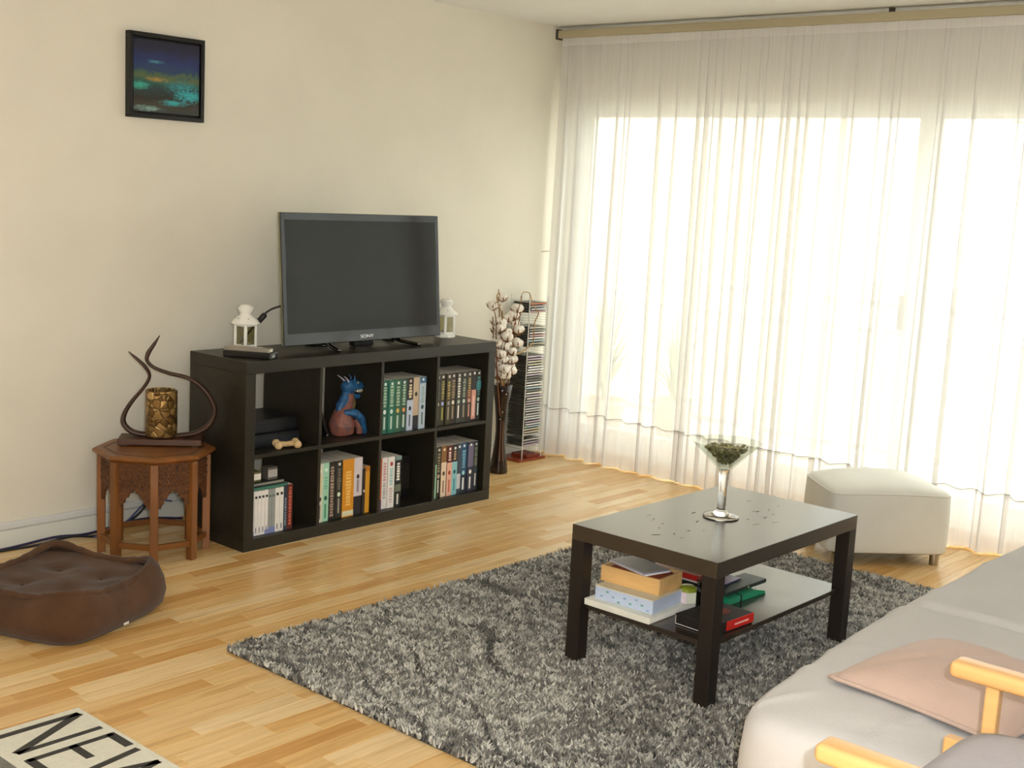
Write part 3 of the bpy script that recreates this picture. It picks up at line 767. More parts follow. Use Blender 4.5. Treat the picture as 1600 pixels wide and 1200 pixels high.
for p, c in ((.10, '3A3428'), (.20, '241F18'), (.33, '1F3A3A'), (.42, '2A5A4E'), (.49, '55613C'), (.53, '3D5A4A'), (.58, '1F3A5C'), (.70, '1A2A66'), (.86, '191A3C')):
    q = e.new(p); q.color = lin(c)
nt.links.new(ma.outputs[0], rp.inputs[0])
# turquoise foam masks
n2 = N(nt, 'ShaderNodeTexNoise'); n2.inputs['Scale'].default_value = 15; n2.inputs['Detail'].default_value = 8; n2.inputs['Distortion'].default_value = .8; n2.inputs['Roughness'].default_value = .65
m3 = N(nt, 'ShaderNodeMapping'); m3.inputs['Scale'].default_value = (1, 1, 2.2); nt.links.new(tc.outputs['Generated'], m3.inputs[0]); nt.links.new(m3.outputs[0], n2.inputs['Vector'])
def gauss(cx, cz, sx, sz):
    mm = N(nt, 'ShaderNodeMapping'); mm.inputs['Location'].default_value = (-cx / sx, 0, -cz / sz); mm.inputs['Scale'].default_value = (1 / sx, 0, 1 / sz)
    nt.links.new(tc.outputs['Generated'], mm.inputs[0])
    ln = N(nt, 'ShaderNodeVectorMath', operation='LENGTH'); nt.links.new(mm.outputs[0], ln.inputs[0])
    r_ = N(nt, 'ShaderNodeMapRange'); r_.inputs[1].default_value = 1; r_.inputs[2].default_value = 0; nt.links.new(ln.outputs['Value'], r_.inputs[0])
    return r_.outputs[0]
def over(colour, mask, hexc, lo, hi):
    pr = N(nt, 'ShaderNodeMath', operation='MULTIPLY'); nt.links.new(mask, pr.inputs[0]); nt.links.new(n2.outputs['Fac'], pr.inputs[1])
    mr = N(nt, 'ShaderNodeMapRange'); mr.inputs[1].default_value = lo * 1.25; mr.inputs[2].default_value = hi * 1.35; nt.links.new(pr.outputs[0], mr.inputs[0])
    mx = N(nt, 'ShaderNodeMix', data_type='RGBA'); mx.inputs['B'].default_value = lin(hexc)
    nt.links.new(mr.outputs[0], mx.inputs['Factor']); nt.links.new(colour, mx.inputs['A']); return mx.outputs['Result']
c = rp.outputs[0]
c = over(c, gauss(.34, .46, .42, .08), 'B08A3C', .20, .40)
c = over(c, gauss(.72, .38, .62, .20), '2F8A94', .20, .40)
c = over(c, gauss(.84, .27, .62, .27), '2FA6AE', .23, .34)
c = over(c, gauss(.60, .15, .50, .12), '2C9EA4', .22, .34)
c = over(c, gauss(.08, .36, .36, .14), '36A090', .20, .34)
c = over(c, gauss(.20, .05, .6, .10), '7FA09A', .22, .36)
c = over(c, gauss(.32, .70, .24, .05), '4A8C98', .16, .36)
nt.links.new(c, bs.inputs['Base Color']); bs.inputs['Roughness'].default_value = .5
B().box(x0 + .024, x1 - .024, -.027, -.006, z0 + .026, z1 - .026, .002).build('canvas', m, pt)
hk = thing('wall_hook', 'tiny bent wire hook on the cream wall near the curtain', 'hook', (2.60, YW, 1.18))
B().tube([(-.045, -.002, .0), (-.01, -.012, .004), (.03, -.02, .0), (.032, -.02, .03)], .002, 6).build('wire', M('wire_brown', '7A6A48', rough=.4, metal=.6), hk)

# ------------------------------------------------------------------ carved octagonal stool and candle sculpture
st = thing('carved_stool', 'carved octagonal wooden stool with arched sides left of the bookshelf', 'stool', (-.252, .258, 0), R(147))
m_st = M('stool_wood', '7A4A1E', rough=.45, var=.25, scale=9, stretch=(1, 1, .25), coat=.15)
m_stc = M('stool_carving', '6B3F1A', rough=.6, hex2='3E2410', scale=70, bump=1.0, bscale=110)
RT, RL, ZT = .240, .205, .43
B().lathe([(0, ZT - .028), (RT - .02, ZT - .028), (RT, ZT - .014), (RT, ZT - .006), (RT - .008, ZT), (0, ZT)], 8).build('top', m_st, st)
B().lathe([(RT - .055, ZT - .001), (RT - .05, ZT + .0006), (RT - .04, ZT + .0006), (RT - .035, ZT - .001)], 8).build('top_inlay', m_stc, st)
for i in range(8):
    a = i * math.pi / 4; rot = Matrix.Rotation(a, 3, 'Z')
    B().box(RL - .016, RL + .016, -.016, .016, 0, ZT - .028, .003, rot=rot).build('leg', m_st, st)
    # carved arched panel between legs
    a2 = a + math.pi / 8; ap = RL * math.cos(math.pi / 8); hw = RL * math.sin(math.pi / 8) - .012
    prof = [(-1, 0), (-.80, -.02), (-.72, .08), (-.62, .10), (-.58, .20), (-.40, .24), (-.30, .34), (-.14, .36), (0, .46)]
    prof = prof + [(-x, y) for x, y in prof[-2::-1]]
    zl, zt = .225, ZT - .028
    poly = [(-hw, zt)] + [(x * hw, zl + y * .16) for x, y in prof] + [(hw, zt)]
    rm = Matrix.Rotation(a2, 3, 'Z')
    B().prism(poly, -.006, .006, lambda X, Y, Z, rm=rm, ap=ap: rm @ Vector((ap + Z, X, Y))).build('arch_panel', m_stc, st)
    g = B()   # small carved studs in relief on the panel
    for r_ in range(6):
        for c_ in range(9):
            X = -hw + (c_ + .5 + (r_ % 2) * .5) * hw * 2 / 9.5; Y = zl + .088 + r_ * .014
            if abs(X) < hw * .93 and Y < zt - .006: g.box(ap + .005, ap + .0092, X - .0042, X + .0042, Y - .0045, Y + .0045, rot=rm)
    go = g.build('carved_relief', m_stc, st); go['kind'] = 'stuff'
    B().box(ap - .008, ap + .008, -hw, hw, .055, .078, .002, rot=rm).build('stretcher', m_st, st)
cs = thing('candle_sculpture', 'dark looped ribbon candle holder on a rectangular base on the carved stool', 'candle holder', (-.200, .292, ZT + .0015), R(-39))
m_rib = M('ribbon_wood', '3A2418', rough=.4, var=.25, scale=20)
B().box(-.165, .165, -.065, .065, .004, .028, .003).build('base_block', M('base_wood', '4A2C1C', rough=.45, var=.2, scale=15, stretch=(1, 6, 1)), cs)
for sx in (-1, 1): B().box(sx * .14 - .012, sx * .14 + .012, -.06, .06, 0, .006).build('base_foot', m_rib, cs)
def ribbon(pp, ws, name):
    q = [Vector((u, dy, z)) for u, dy, z in pp]; pts = catmull(q, 7)
    rr = []
    for i in range(len(pp) - 1):
        for k in range(7):
            w = ws[i] + (ws[i + 1] - ws[i]) * k / 7; rr.append((w, max(.0022, w * .62)))
    rr.append((ws[-1], .002))
    return B().tube(pts, rr, 10, flat=(0, 1, 0)).build(name, m_rib, cs, smooth=True)
Z0 = .028
def PX(x, y, dy=0): return ((x - 252) / 377., dy, Z0 + (679 - y) / 377.)
ribbon([PX(204, 547, -.02), PX(214, 556, -.018), PX(228, 570, -.012), PX(234, 585, 0), PX(226, 602, 0), PX(208, 625, 0), PX(197, 645, 0), PX(197, 660, 0), PX(210, 672, 0), PX(232, 676, 0), PX(250, 677, 0)],
       [.0015, .010, .013, .011, .011, .013, .016, .018, .019, .018, .012], 'ribbon_strand')
ribbon([PX(248, 523, .02), PX(240, 536, .018), PX(231, 551, .015), PX(230, 562, .012), PX(240, 572, .012), PX(262, 580, .01), PX(292, 587, .005), PX(315, 603, 0), PX(329, 625, 0), PX(331, 642, 0), PX(322, 660, 0), PX(303, 672, 0), PX(280, 676, 0), PX(254, 678, 0)],
       [.0015, .011, .015, .012, .012, .013, .014, .016, .017, .018, .019, .019, .017, .012], 'ribbon_strand')
vt = thing('mosaic_candle_glass', 'bronze mosaic glass cylinder standing in the looped candle holder', 'candle glass', (-.200, .292, ZT + .0365), 0)
m, nt, bs = newmat('bronze_mosaic')
tc = N(nt, 'ShaderNodeTexCoord'); vo = N(nt, 'ShaderNodeTexVoronoi'); vo.inputs['Scale'].default_value = 34; nt.links.new(tc.outputs['Object'], vo.inputs['Vector'])
ve = N(nt, 'ShaderNodeTexVoronoi', feature='DISTANCE_TO_EDGE'); ve.inputs['Scale'].default_value = 34; nt.links.new(tc.outputs['Object'], ve.inputs['Vector'])
rp = N(nt, 'ShaderNodeValToRGB'); e = rp.color_ramp.elements; e[0].color = lin('6B4E24'); e[1].color = lin('C9A66A')
sx = N(nt, 'ShaderNodeSeparateXYZ'); nt.links.new(vo.outputs['Color'], sx.inputs[0]); nt.links.new(sx.outputs[0], rp.inputs[0])
mr = N(nt, 'ShaderNodeMapRange'); mr.inputs[1].default_value = .0; mr.inputs[2].default_value = .10; nt.links.new(ve.outputs['Distance'], mr.inputs[0])
mx = N(nt, 'ShaderNodeMix', data_type='RGBA'); mx.inputs['A'].default_value = lin('4A3418'); nt.links.new(mr.outputs[0], mx.inputs['Factor']); nt.links.new(rp.outputs[0], mx.inputs['B'])
nt.links.new(mx.outputs['Result'], bs.inputs['Base Color']); bs.inputs['Metallic'].default_value = .55; bs.inputs['Roughness'].default_value = .28
bp = N(nt, 'ShaderNodeBump'); bp.inputs['Strength'].default_value = .7; bp.inputs['Distance'].default_value = .003
nt.links.new(mr.outputs[0], bp.inputs['Height']); nt.links.new(bp.outputs[0], bs.inputs['Normal'])
B().lathe([(0, 0), (.060, 0), (.063, .004), (.063, .186), (.060, .188), (.057, .186), (.057, .012), (0, .010)], 32).build('glass_wall', m, vt, smooth=True, ang=40)
B().lathe([(0, .0105), (.04, .0105), (.04, .09), (.036, .093), (0, .09)], 20).build('candle', M('wax', 'CDB888', rough=.6), vt, smooth=True, ang=40)

# ------------------------------------------------------------------ vase with cotton branches
vs = thing('floor_vase', 'tall dark brown waisted floor vase beside the bookshelf', 'vase', (1.968, .372, 0))
prof = [(0, 0), (.050, 0), (.052, .006), (.046, .05), (.036, .11), (.028, .18), (.0255, .23), (.028, .29), (.036, .37), (.048, .44), (.056, .487), (.053, .487), (.044, .43), (.030, .34), (.022, .26), (.022, .18), (0, .10)]
B().lathe(prof, 28).build('body', M('vase_glaze', '2A1C14', rough=.14, var=.2, scale=6, stretch=(3, 3, .4)), vs, smooth=True)
for a, z, r in ((235, .34, .0325), (200, .43, .0462), (250, .44, .048), (215, .30, .0295)):
    B().ball((r * math.cos(R(a)), r * math.sin(R(a)), z), .004, 1).build('stud', bmat('DAD2C0'), vs)
for a in (228, 252):
    B().tube([(r_ * 1.01 * math.cos(R(a)), r_ * 1.01 * math.sin(R(a)), z) for r_, z in ((.043, .07), (.036, .11), (.0285, .18), (.026, .23), (.0285, .29))], .0022, 5).build('copper_line', M('copper_line', '8A5A38', rough=.35, metal=.5), vs)
m_twig = M('twig_brown', '7A4E30', rough=.8, var=.25, scale=40)
m_curl = M('twig_tan', 'A88452', rough=.8, var=.2, scale=40)
m_cot = M('cotton', 'EFE8DC', rough=1, bump=.6, bscale=90, spec=.1)
crn = random.Random(21)
def boll(p, r, par):
    bb = B()
    for k in range(4):
        a = k * math.pi / 2 + crn.uniform(0, 1); bb.ball((p[0] + math.cos(a) * r * .45, p[1] + math.sin(a) * r * .45, p[2] + crn.uniform(-.2, .2) * r), r * .72, 2, (1, 1, 1.05))
    o = bb.build('cotton_boll', m_cot, par, smooth=True)
    hb = B()
    for k in range(5):
        a = k * 1.257 + crn.uniform(0, .4); d = Vector((math.cos(a), math.sin(a), 0))
        hb.tube([Vector(p) + Vector((0, 0, -r)), Vector(p) + d * r * .95 + Vector((0, 0, -r * .35)), Vector(p) + d * r * 1.45 + Vector((0, 0, r * .35))], [.003, .0045, .0006], 5)
    hb.build('calyx', m_twig, o)
STEMS = [((1.93, .40, 1.00), 'tall upright'), ((1.85, .36, .86), 'left leaning'), ((2.03, .33, .93), 'dark right'), ((1.99, .42, .88), 'middle rear'), ((2.07, .39, .84), 'right leaning'), ((1.92, .32, .78), 'short front')]
# scene-space directions: spread is mostly across the view (x grows rightwards)
for k, (tip, nm) in enumerate(STEMS):
    t = thing('cotton_branch', f'{nm} branch of white cotton bolls standing in the floor vase', 'branch', (1.968, .372, .24), group='cotton branches')
    base = Vector((1.968 + crn.uniform(-.01, .01), .372 + crn.uniform(-.01, .01), .24)); T = Vector(tip); mid = base.lerp(T, .5) + Vector((crn.uniform(-.015, .015), crn.uniform(-.02, .02), .02))
    neck = base + Vector(((T.x - base.x) * .12, (T.y - base.y) * .12, .25))
    pts = catmull([base, neck, mid + Vector((0, 0, .05)), T], 8)
    B().tube(pts, [.005 - .0028 * i / len(pts) for i in range(len(pts))], 6).build('stem', m_twig, t, smooth=True, world=True)
    o = COL.objects[-1]
    for j in range(8):
        f = .40 + .60 * (j + crn.uniform(.2, .8)) / 8.2; p = pts[min(int(f * (len(pts) - 1)), len(pts) - 1)]
        a = crn.uniform(0, 6.283); d = Vector((math.cos(a) * .045, math.sin(a) * .03, .015)); q = p + d
        loc = q - Vector(t.location)
        boll(tuple(loc), crn.uniform(.022, .031), t)
        B().tube([p, p + d * .5 + Vector((0, 0, -.004)), q], .002, 5).build('twig', m_twig, t, world=True)
for k, (pp, nm) in enumerate([
    ([(1.975, .37, .25), (1.95, .36, .5), (1.94, .35, .72), (1.90, .34, .86), (1.855, .33, .93), (1.842, .33, .975), (1.865, .33, .985), (1.85, .33, .95), (1.83, .33, .93)], 'curled hooked'),
    ([(1.965, .38, .25), (1.99, .38, .5), (2.06, .39, .62), (2.16, .40, .655), (2.235, .40, .70), (2.24, .40, .80), (2.27, .40, .86), (2.22, .40, .90), (2.185, .40, .97), (2.13, .40, .975), (2.11, .40, .94)], 'long winding tan'),
    ([(1.96, .36, .25), (1.90, .35, .52), (1.865, .34, .72), (1.845, .33, .84), (1.825, .33, .90)], 'bare pointed'),
    ([(1.97, .375, .25), (2.02, .37, .55), (2.045, .36, .75), (2.07, .36, .86), (2.075, .36, .965)], 'straight dark')]):
    t = thing('bare_twig', f'{nm} bare twig rising from the floor vase', 'twig', (1.97, .372, .25), group='bare twigs in the vase')
    pts = catmull(pp, 7); B().tube(pts, [.0042 - .0022 * i / len(pts) for i in range(len(pts))], 6).build('stem', m_curl if k < 2 else m_twig, t, smooth=True, world=True)

# ------------------------------------------------------------------ CD rack
rk = thing('cd_rack', 'clear acrylic disc rack on a red wooden base in the corner', 'rack', (2.36, .545, 0))
B().box(-.115, .115, -.085, .085, 0, .012, .003).build('base', M('rack_base_red', '8A3A1E', rough=.35, var=.1), rk)
m_acr = glass_sheet('acrylic', 'E6E8E4', .18)
m_wir = M('acrylic_rod', 'DDDCD4', rough=.2, spec=.6)
for x, y in ((-.080, -.070), (.080, -.070), (-.080, .070), (.080, .070)):
    B().cyl((x, y, .012), (x, y, .945), .0032, 6).build('rod', m_wir, rk)
for i in range(57):
    z = .07 + i * .0150
    w = B()
    w.prism([(-.080, -.07), (-.073, -.07), (-.073, .064), (.073, .064), (.073, -.07), (.080, -.07), (.080, .07), (-.080, .07)], z - .0014, z - .0002)
    if i == 0: wm = w.build('rung', m_acr, rk).data
    else:
        w.bm.free(); q = bpy.data.objects.new('rung', wm); COL.objects.link(q); q.parent = rk; q.location = (0, 0, i * .0150)
slots = [55, 54, 53, 52] + [46, 45, 44, 43, 42, 41, 40, 39] + list(range(35, 4, -1)) + [3, 2, 1]
cols = ['B8643C', 'A9A9A6', 'BFBDBD', 'B08E8A', 'C9C3B2', '8E9088', 'D8D0C4', 'C2A0A0', 'E4DEDA', 'A8BDBA', 'A6A08C', '77735F']
crn = random.Random(3)
pal = ['C9CCC8', 'A6A8A2', 'E0E0DC', '8E8C80', 'B9A9B4', 'A9BEC2', 'C8C0A6', '9C98AC', 'B8B4B0', '6E6C62', 'DCD8C8', 'A8A0A8']
m_cdc = M('cd_case_black', '24241f', rough=.3)
cdw = B(); cdw.box(-.071, .071, -.0615, .0625, 0, .0104, .0006, seg=1); me_case = cdw.build('tmp', m_cdc).data
bpy.data.objects.remove(COL.objects[-1]) if COL.objects[-1].name.startswith('tmp') else None
names = {'B8643C': 'orange', 'A9A9A6': 'grey', 'BFBDBD': 'light grey', 'B08E8A': 'dusty pink', 'C9C3B2': 'cream', '8E9088': 'grey green', 'D8D0C4': 'pale beige', 'C2A0A0': 'pink', 'E4DEDA': 'white', 'A8BDBA': 'pale teal', 'A6A08C': 'khaki', '77735F': 'olive',
         'C9CCC8': 'silver', 'A6A8A2': 'grey', 'E0E0DC': 'white', '8E8C80': 'taupe', 'B9A9B4': 'mauve', 'A9BEC2': 'light blue', 'C8C0A6': 'cream', '9C98AC': 'lavender', 'B8B4B0': 'pale grey', '6E6C62': 'dark grey', 'DCD8C8': 'ivory', 'A8A0A8': 'greyish lilac'}
for i, s in enumerate(slots):
    hx = cols[i] if i < 12 else crn.choice(pal)
    t = bpy.data.objects.new('cd_case', me_case); COL.objects.link(t)
    t.location = (2.36 + crn.uniform(-.003, .004), .545 - .004 + crn.uniform(-.006, .002), .07 + s * .0150)
    tag(t, f'disc case with {names[hx]} spine, {ordn(i)} from the top of the corner rack', 'disc case', 'disc cases in the rack')
    q = B().box(-.068, .068, -.0624, -.0612, .0012, .0092).build('spine_card', bmat(hx), t)
t = thing('red_booklet', 'red brown booklet lying on the base of the disc rack', 'booklet', (2.375, .53, .0125), 0)
B().box(-.055, .06, -.06, .06, 0, .018, .001).build('cover', bmat('7A2A1C'), t)

# ------------------------------------------------------------------ cables on the floor by the wall
for k, (hx, pp, nm) in enumerate([('2D2A4E', [(-1.4, .615, .006), (-1.0, .61, .006), (-.72, .605, .007), (-.5, .60, .02), (-.34, .61, .006), (-.1, .60, .03), (.1, .58, .006)], 'dark blue cable running along the baseboard behind the stool'),
                               ('20222A', [(-1.2, .59, .005), (-.8, .60, .005), (-.6, .585, .005), (-.45, .57, .02), (-.3, .56, .006), (-.15, .53, .08), (-.05, .52, .22), (.02, .5, .30)], 'black cable rising behind the stool to the bookshelf'),
                               ('4A5A8A', [(-.35, .55, .005), (-.22, .53, .05), (-.12, .56, .10), (-.06, .57, .12), (.03, .56, .10)], 'blue cable looping behind the carved stool')]):
    o = B().tube(catmull(pp, 8), .0055 if k < 2 else .004, 6).build('floor_cable', M('cable_' + hx, hx, rough=.5), smooth=True); tag(o, nm, 'cable', 'cables by the wall')

# ------------------------------------------------------------------ pet bed
pb = thing('pet_bed', 'brown suede square pet bed with puffy rim on the floor', 'pet bed', (-.915, -.212, 0), R(-69.8))
m_sue = M('brown_suede', '4E3625', rough=.95, var=.22, scale=7, bump=.5, bscale=140, spec=.15, sheen=.12)
def sq(a, n, r):   # superellipse radius
    c, s = math.cos(a), math.sin(a); return r / ((abs(c) ** n + abs(s) ** n) ** (1 / n))
na = 96; V = []
prof = [(.60, .0, 6), (.93, .002, 5), (1.04, .03, 4.6), (1.08, .065, 4.4), (1.06, .10, 4.4), (.99, .135, 4.8), (.90, .155, 5.5)]
rr = .268
for i in range(na):
    a = 2 * math.pi * i / na
    corner = abs(math.sin(2 * a)) ** 3
    for s, z, n_ in prof:
        q = sq(a, n_, rr * s); zz = z * (1 + (.16 * corner if z > .05 else 0)) * (1 - (.10 * (1 - corner) if z > .1 else 0))
        wr = 1 + .006 * math.sin(a * 31) * (z / .16)
        V.append((q * math.cos(a) * wr, q * math.sin(a) * wr, zz))
npmesh('side_wall', V, gridfaces(na, len(prof), True), m_sue, pb)
rim = []; rad = []
for i in range(na):
    a = 2 * math.pi * i / na; corner = abs(math.sin(2 * a)) ** 3; q = sq(a, 6, rr * .88)
    rim.append((q * math.cos(a), q * math.sin(a), .150 + .020 * corner ** 2 - .008 * (1 - corner))); rad.append(.0135 + .0014 * math.sin(a * 23) + .0010 * math.sin(a * 41))
B().tube(rim, rad, 10, closed=True).build('rolled_rim', m_sue, pb, smooth=True)
V = []; rings = 14
for i in range(na):
    a = 2 * math.pi * i / na
    for j in range(rings):
        f = j / (rings - 1); q = sq(a, 2 + 4 * f, rr * .88 * max(f, .004)); x, y_ = q * math.cos(a), q * math.sin(a)
        dim = 0
        for bx in (-.09, .09):
            for by in (-.09, .09): dim += .014 * math.exp(-((x - bx) ** 2 + (y_ - by) ** 2) / .0015)
        V.append((x, y_, .126 + .008 * (1 - f) + .016 * f ** 4 - dim + .006 * mnoise.noise((x * 14, y_ * 14, 0))))
npmesh('inner_cushion', V, gridfaces(na, rings, True), m_sue, pb)
for bx in (-.09, .09):
    for by in (-.09, .09): B().ball((bx, by, .120), .006, 1, (1, 1, .5)).build('tuft_button', M('suede_button', '4A321F', rough=.9), pb)
B().box(.283, .2845, -.03, -.005, .022, .030).build('care_tag', bmat('D8D4C8'), pb)

# ------------------------------------------------------------------ printed mat at lower left
mt = thing('printed_mat', 'flat off-white mat printed with large dark letters at lower left', 'mat', (-1.55, -1.4, 0))
m_mat = M('mat_weave', 'D8D4C4', rough=.95, var=.05, scale=60, bump=.5, bscale=320)
B().box(-1.577, -1.275, -2.0, -.953, .0, .007, .001).build('light_panel', m_mat, mt, world=True)
B().box(-1.95, -1.577, -2.0, -.953, .0, .0065, .001).build('grey_panel', M('mat_grey', '77746C', rough=.95, var=.1, scale=50, bump=.5, bscale=300), mt, world=True)
m_ink = M('mat_ink', '3A3733', rough=.9, var=.1, scale=40)
XT, XBm = -1.302, -1.535
def stroke(name, segs):
    s = B()
    for (xa, ya), (xb, yb), w in segs:
        d = Vector((xb - xa, yb - ya)); d.normalize(); nn = Vector((-d.y, d.x)) * w / 2; e = d * w * .3
        s.prism([(xa - e.x + nn.x, ya - e.y + nn.y), (xb + e.x + nn.x, yb + e.y + nn.y), (xb + e.x - nn.x, yb + e.y - nn.y), (xa - e.x - nn.x, ya - e.y - nn.y)], .0066, .0078)
    s.build(name, m_ink, mt, world=True)
stroke('letter_n', [((XBm, -.993), (XT, -.993), .022), ((XT, -.998), (XBm, -1.110), .026), ((XBm, -1.114), (XT, -1.114), .019)])
stroke('letter_e', [((XBm, -1.172), (XT, -1.172), .019), ((XT, -1.172), (XT, -1.256), .026), ((-1.413, -1.172), (-1.413, -1.252), .024), ((XBm, -1.172), (XBm, -1.262), .026)])
stroke('letter_w', [((XT, -1.297), (XBm, -1.335), .022), ((XBm, -1.335), (XT, -1.395), .022), ((XT, -1.395), (XBm, -1.455), .022), ((XBm, -1.455), (XT, -1.495), .022)])

# ------------------------------------------------------------------ shag rug
rug = thing('shag_rug', 'grey shag pile rug with carved dark swirls under the coffee table', 'rug', (.55, -1.7, 0))
B().box(RUG[0] + .006, RUG[1] - .006, RUG[2] + .006, RUG[3] - .006, .0005, .008).build('backing', M('rug_backing', '3A3A38', rough=.95), rug, world=True)
rs = np.random.RandomState(4); NT = 80000
x = rs.uniform(RUG[0], RUG[1], NT); y = rs.uniform(RUG[2], RUG[3], NT)
def fbm(x, y, sd, f0):
    r_ = np.random.RandomState(sd); out = 0; amp = 1
    for k in range(4):
        for _ in range(3):
            a = r_.uniform(0, 6.283); f = f0 * 2 ** k * r_.uniform(.7, 1.3)
            out = out + amp * np.sin(f * (x * np.cos(a) + y * np.sin(a)) + r_.uniform(0, 6.283))
        amp *= .6
    return out / 5
warp = .20 * np.sin(2.6 * y + 1.1) + .09 * np.sin(4.4 * x - 1.7 * y) + .035 * np.sin(11 * y + 3 * x)
g = (x * .80 + y * .12 + warp) * 4.2
dist = np.abs(g - np.round(g)) / 4.2
brk = fbm(x, y, 9, 2.4) > -.30
groove = (dist < .011) & brk
cell = rs.rand(400, 400); tone = .52 + .26 * fbm(x, y, 2, 4.0) + .85 * (cell[((x + 5) / .015).astype(int) % 400, ((y + 5) / .015).astype(int) % 400] - .5) + .10 * rs.randn(NT)
tone = np.clip(tone, 0, 1.2)
tone = np.where(groove, tone * .25, tone)
tone += np.where((dist > .02) & (dist < .05) & brk, .14, 0)
c0, c1, c2 = np.array(lin('3B3832')[:3]), np.array(lin('858178')[:3]), np.array(lin('D2CEC2')[:3])
tt = np.clip(tone, 0, 1)[:, None]
colr = np.where(tt < .5, c0 + (c1 - c0) * tt * 2, c1 + (c2 - c1) * (tt - .5) * 2)
h = (.020 + .010 * rs.rand(NT)) * np.where(groove, .72, 1)
la = rs.uniform(0, 6.283, NT); ll = rs.uniform(.1, .75, NT) * h
wd = rs.uniform(.0034, .0056, NT); ra = rs.uniform(0, 6.283, NT)
V = np.zeros((NT, 7, 3), np.float32)
for k in range(3):
    a = ra + k * 2.0944
    V[:, k, 0] = x + wd * np.cos(a); V[:, k, 1] = y + wd * np.sin(a); V[:, k, 2] = .006
    V[:, 3 + k, 0] = x + .45 * ll * np.cos(la) + wd * .9 * np.cos(a); V[:, 3 + k, 1] = y + .45 * ll * np.sin(la) + wd * .9 * np.sin(a); V[:, 3 + k, 2] = h * .72
V[:, 6, 0] = x + ll * np.cos(la); V[:, 6, 1] = y + ll * np.sin(la); V[:, 6, 2] = h
tri = np.array([(0, 1, 4), (0, 4, 3), (1, 2, 5), (1, 5, 4), (2, 0, 3), (2, 3, 5), (3, 4, 6), (4, 5, 6), (5, 3, 6)])
F = (np.arange(NT)[:, None, None] * 7 + tri[None]).reshape(-1, 3)
m, nt, bs = newmat('rug_yarn'); at = N(nt, 'ShaderNodeAttribute'); at.attribute_name = 'yarn'
nt.links.new(at.outputs['Color'], bs.inputs['Base Color']); bs.inputs['Roughness'].default_value = .75; bs.inputs['Specular IOR Level'].default_value = .3; bs.inputs['Sheen Weight'].default_value = .2
po_ = npmesh('pile', V.reshape(-1, 3), F, m, rug, smooth=True, world=True); po_['kind'] = 'stuff'
ca = po_.data.attributes.new('yarn', 'FLOAT_COLOR', 'POINT')
ca.data.foreach_set('color', np.repeat(np.concatenate([colr, np.ones((NT, 1))], 1), 7, axis=0).astype(np.float32).ravel())

# ------------------------------------------------------------------ coffee table
TX, TY, TZ = .069, -2.199, .472; TL, TD = .90, .55; Z0r = .014
ct = thing('coffee_table', 'black-brown rectangular coffee table with lower shelf on the rug', 'table', (TX + TL / 2, TY + TD / 2, Z0r))
m_tab = M('table_foil', '2b221b', rough=.26, var=.15, scale=4, stretch=(.5, 7, 7), spec=1.0)
m_tleg = M('table_leg_foil', '231c17', rough=.45, var=.12, scale=4, stretch=(6, 6, .5), spec=.4)
B().box(TX, TX + TL, TY, TY + TD, TZ - .05, TZ, .0015).build('top', m_tab, ct, world=True)
for xx in (TX, TX + TL - .05):
    for yy in (TY, TY + TD - .05): B().box(xx, xx + .05, yy, yy + .05, Z0r, TZ - .05, .0015).build('leg', m_tleg, ct, world=True)
B().box(TX + .02, TX + TL - .02, TY + .02, TY + TD - .02, .197, .213, .001).build('lower_shelf', m_tab, ct, world=True)
crn = random.Random(14)
for k in range(22):     # chips in the foil of the top
    cx, cy = TX + crn.uniform(.1, .8), TY + crn.uniform(.06, .5); L, w = crn.uniform(.006, .022), crn.uniform(.001, .0026); a = crn.uniform(-.7, .5)
    if k == 0: cx, cy, L, w, a = TX + .11, TY + .30, .022, .004, -.5
    pts = []
    for q in range(8):
        t_ = q / 8 * 6.283; e_ = (L * math.cos(t_) * crn.uniform(.7, 1.1), w * math.sin(t_) * crn.uniform(.6, 1.3))
        pts.append((cx + e_[0] * math.cos(a) - e_[1] * math.sin(a), cy + e_[0] * math.sin(a) + e_[1] * math.cos(a)))
    B().prism(pts, TZ - .0004, TZ + .0002).build('chip', M('chip_core', '15100c' if k % 3 == 0 else '4A3626', rough=.9) if k % 3 == 0 else M('chip_tan', '4A3626', rough=.9), ct, world=True)

# giant cocktail glass with pebbles
gc = (.545, -1.908, TZ + .0005)
m_glass = M('clear_glass', 'FFFFFF', rough=.0, trans=1.0, ior=1.46)
gl = thing('cocktail_glass', 'giant clear cocktail glass standing on the coffee table', 'glass', gc)
outer = [(.0, .0), (.058, .0), (.0615, .003), (.060, .006), (.040, .010), (.022, .016), (.0155, .026), (.0135, .05), (.0145, .10), (.017, .14), (.019, .158), (.024, .166), (.060, .202), (.117, .258), (.1185, .2600)]
inner = [(.1165, .2602), (.058, .2065), (.022, .1735), (.010, .167), (0, .166)]
m_thin = glass_sheet('thin_glass', 'F2F4F0', .13)
B().lathe(outer[:11] + [(.018, .163), (0, .1645)], 40).build('stem_and_foot', m_glass, gl, smooth=True, ang=60)
B().lathe(outer[11:] + inner, 48).build('bowl', m_thin, gl, smooth=True, ang=60)
crn = random.Random(77); pbb = B(); z = .175
m_peb = M('pebble_glass', 'A09A66', rough=.1, hex2='4C4A38', scale=55, spec=.6)
for k in range(560):
    zz = .176 + .066 * crn.random() ** .42; rmax = (zz - .165) * 1.03 - .005
    if rmax < .003: continue
    r_ = rmax * math.sqrt(crn.random()); a = crn.uniform(0, 6.283)
    pbb.ball((r_ * math.cos(a), r_ * math.sin(a), zz), crn.uniform(.005, .0085), 1, (1, crn.uniform(.8, 1.1), crn.uniform(.6, .9)))
for dx, dy, dz in ((-.006, .01, .249), (.005, 0, .247)): pbb.ball((dx, dy, dz), .009, 1, (1.5, .6, .5))
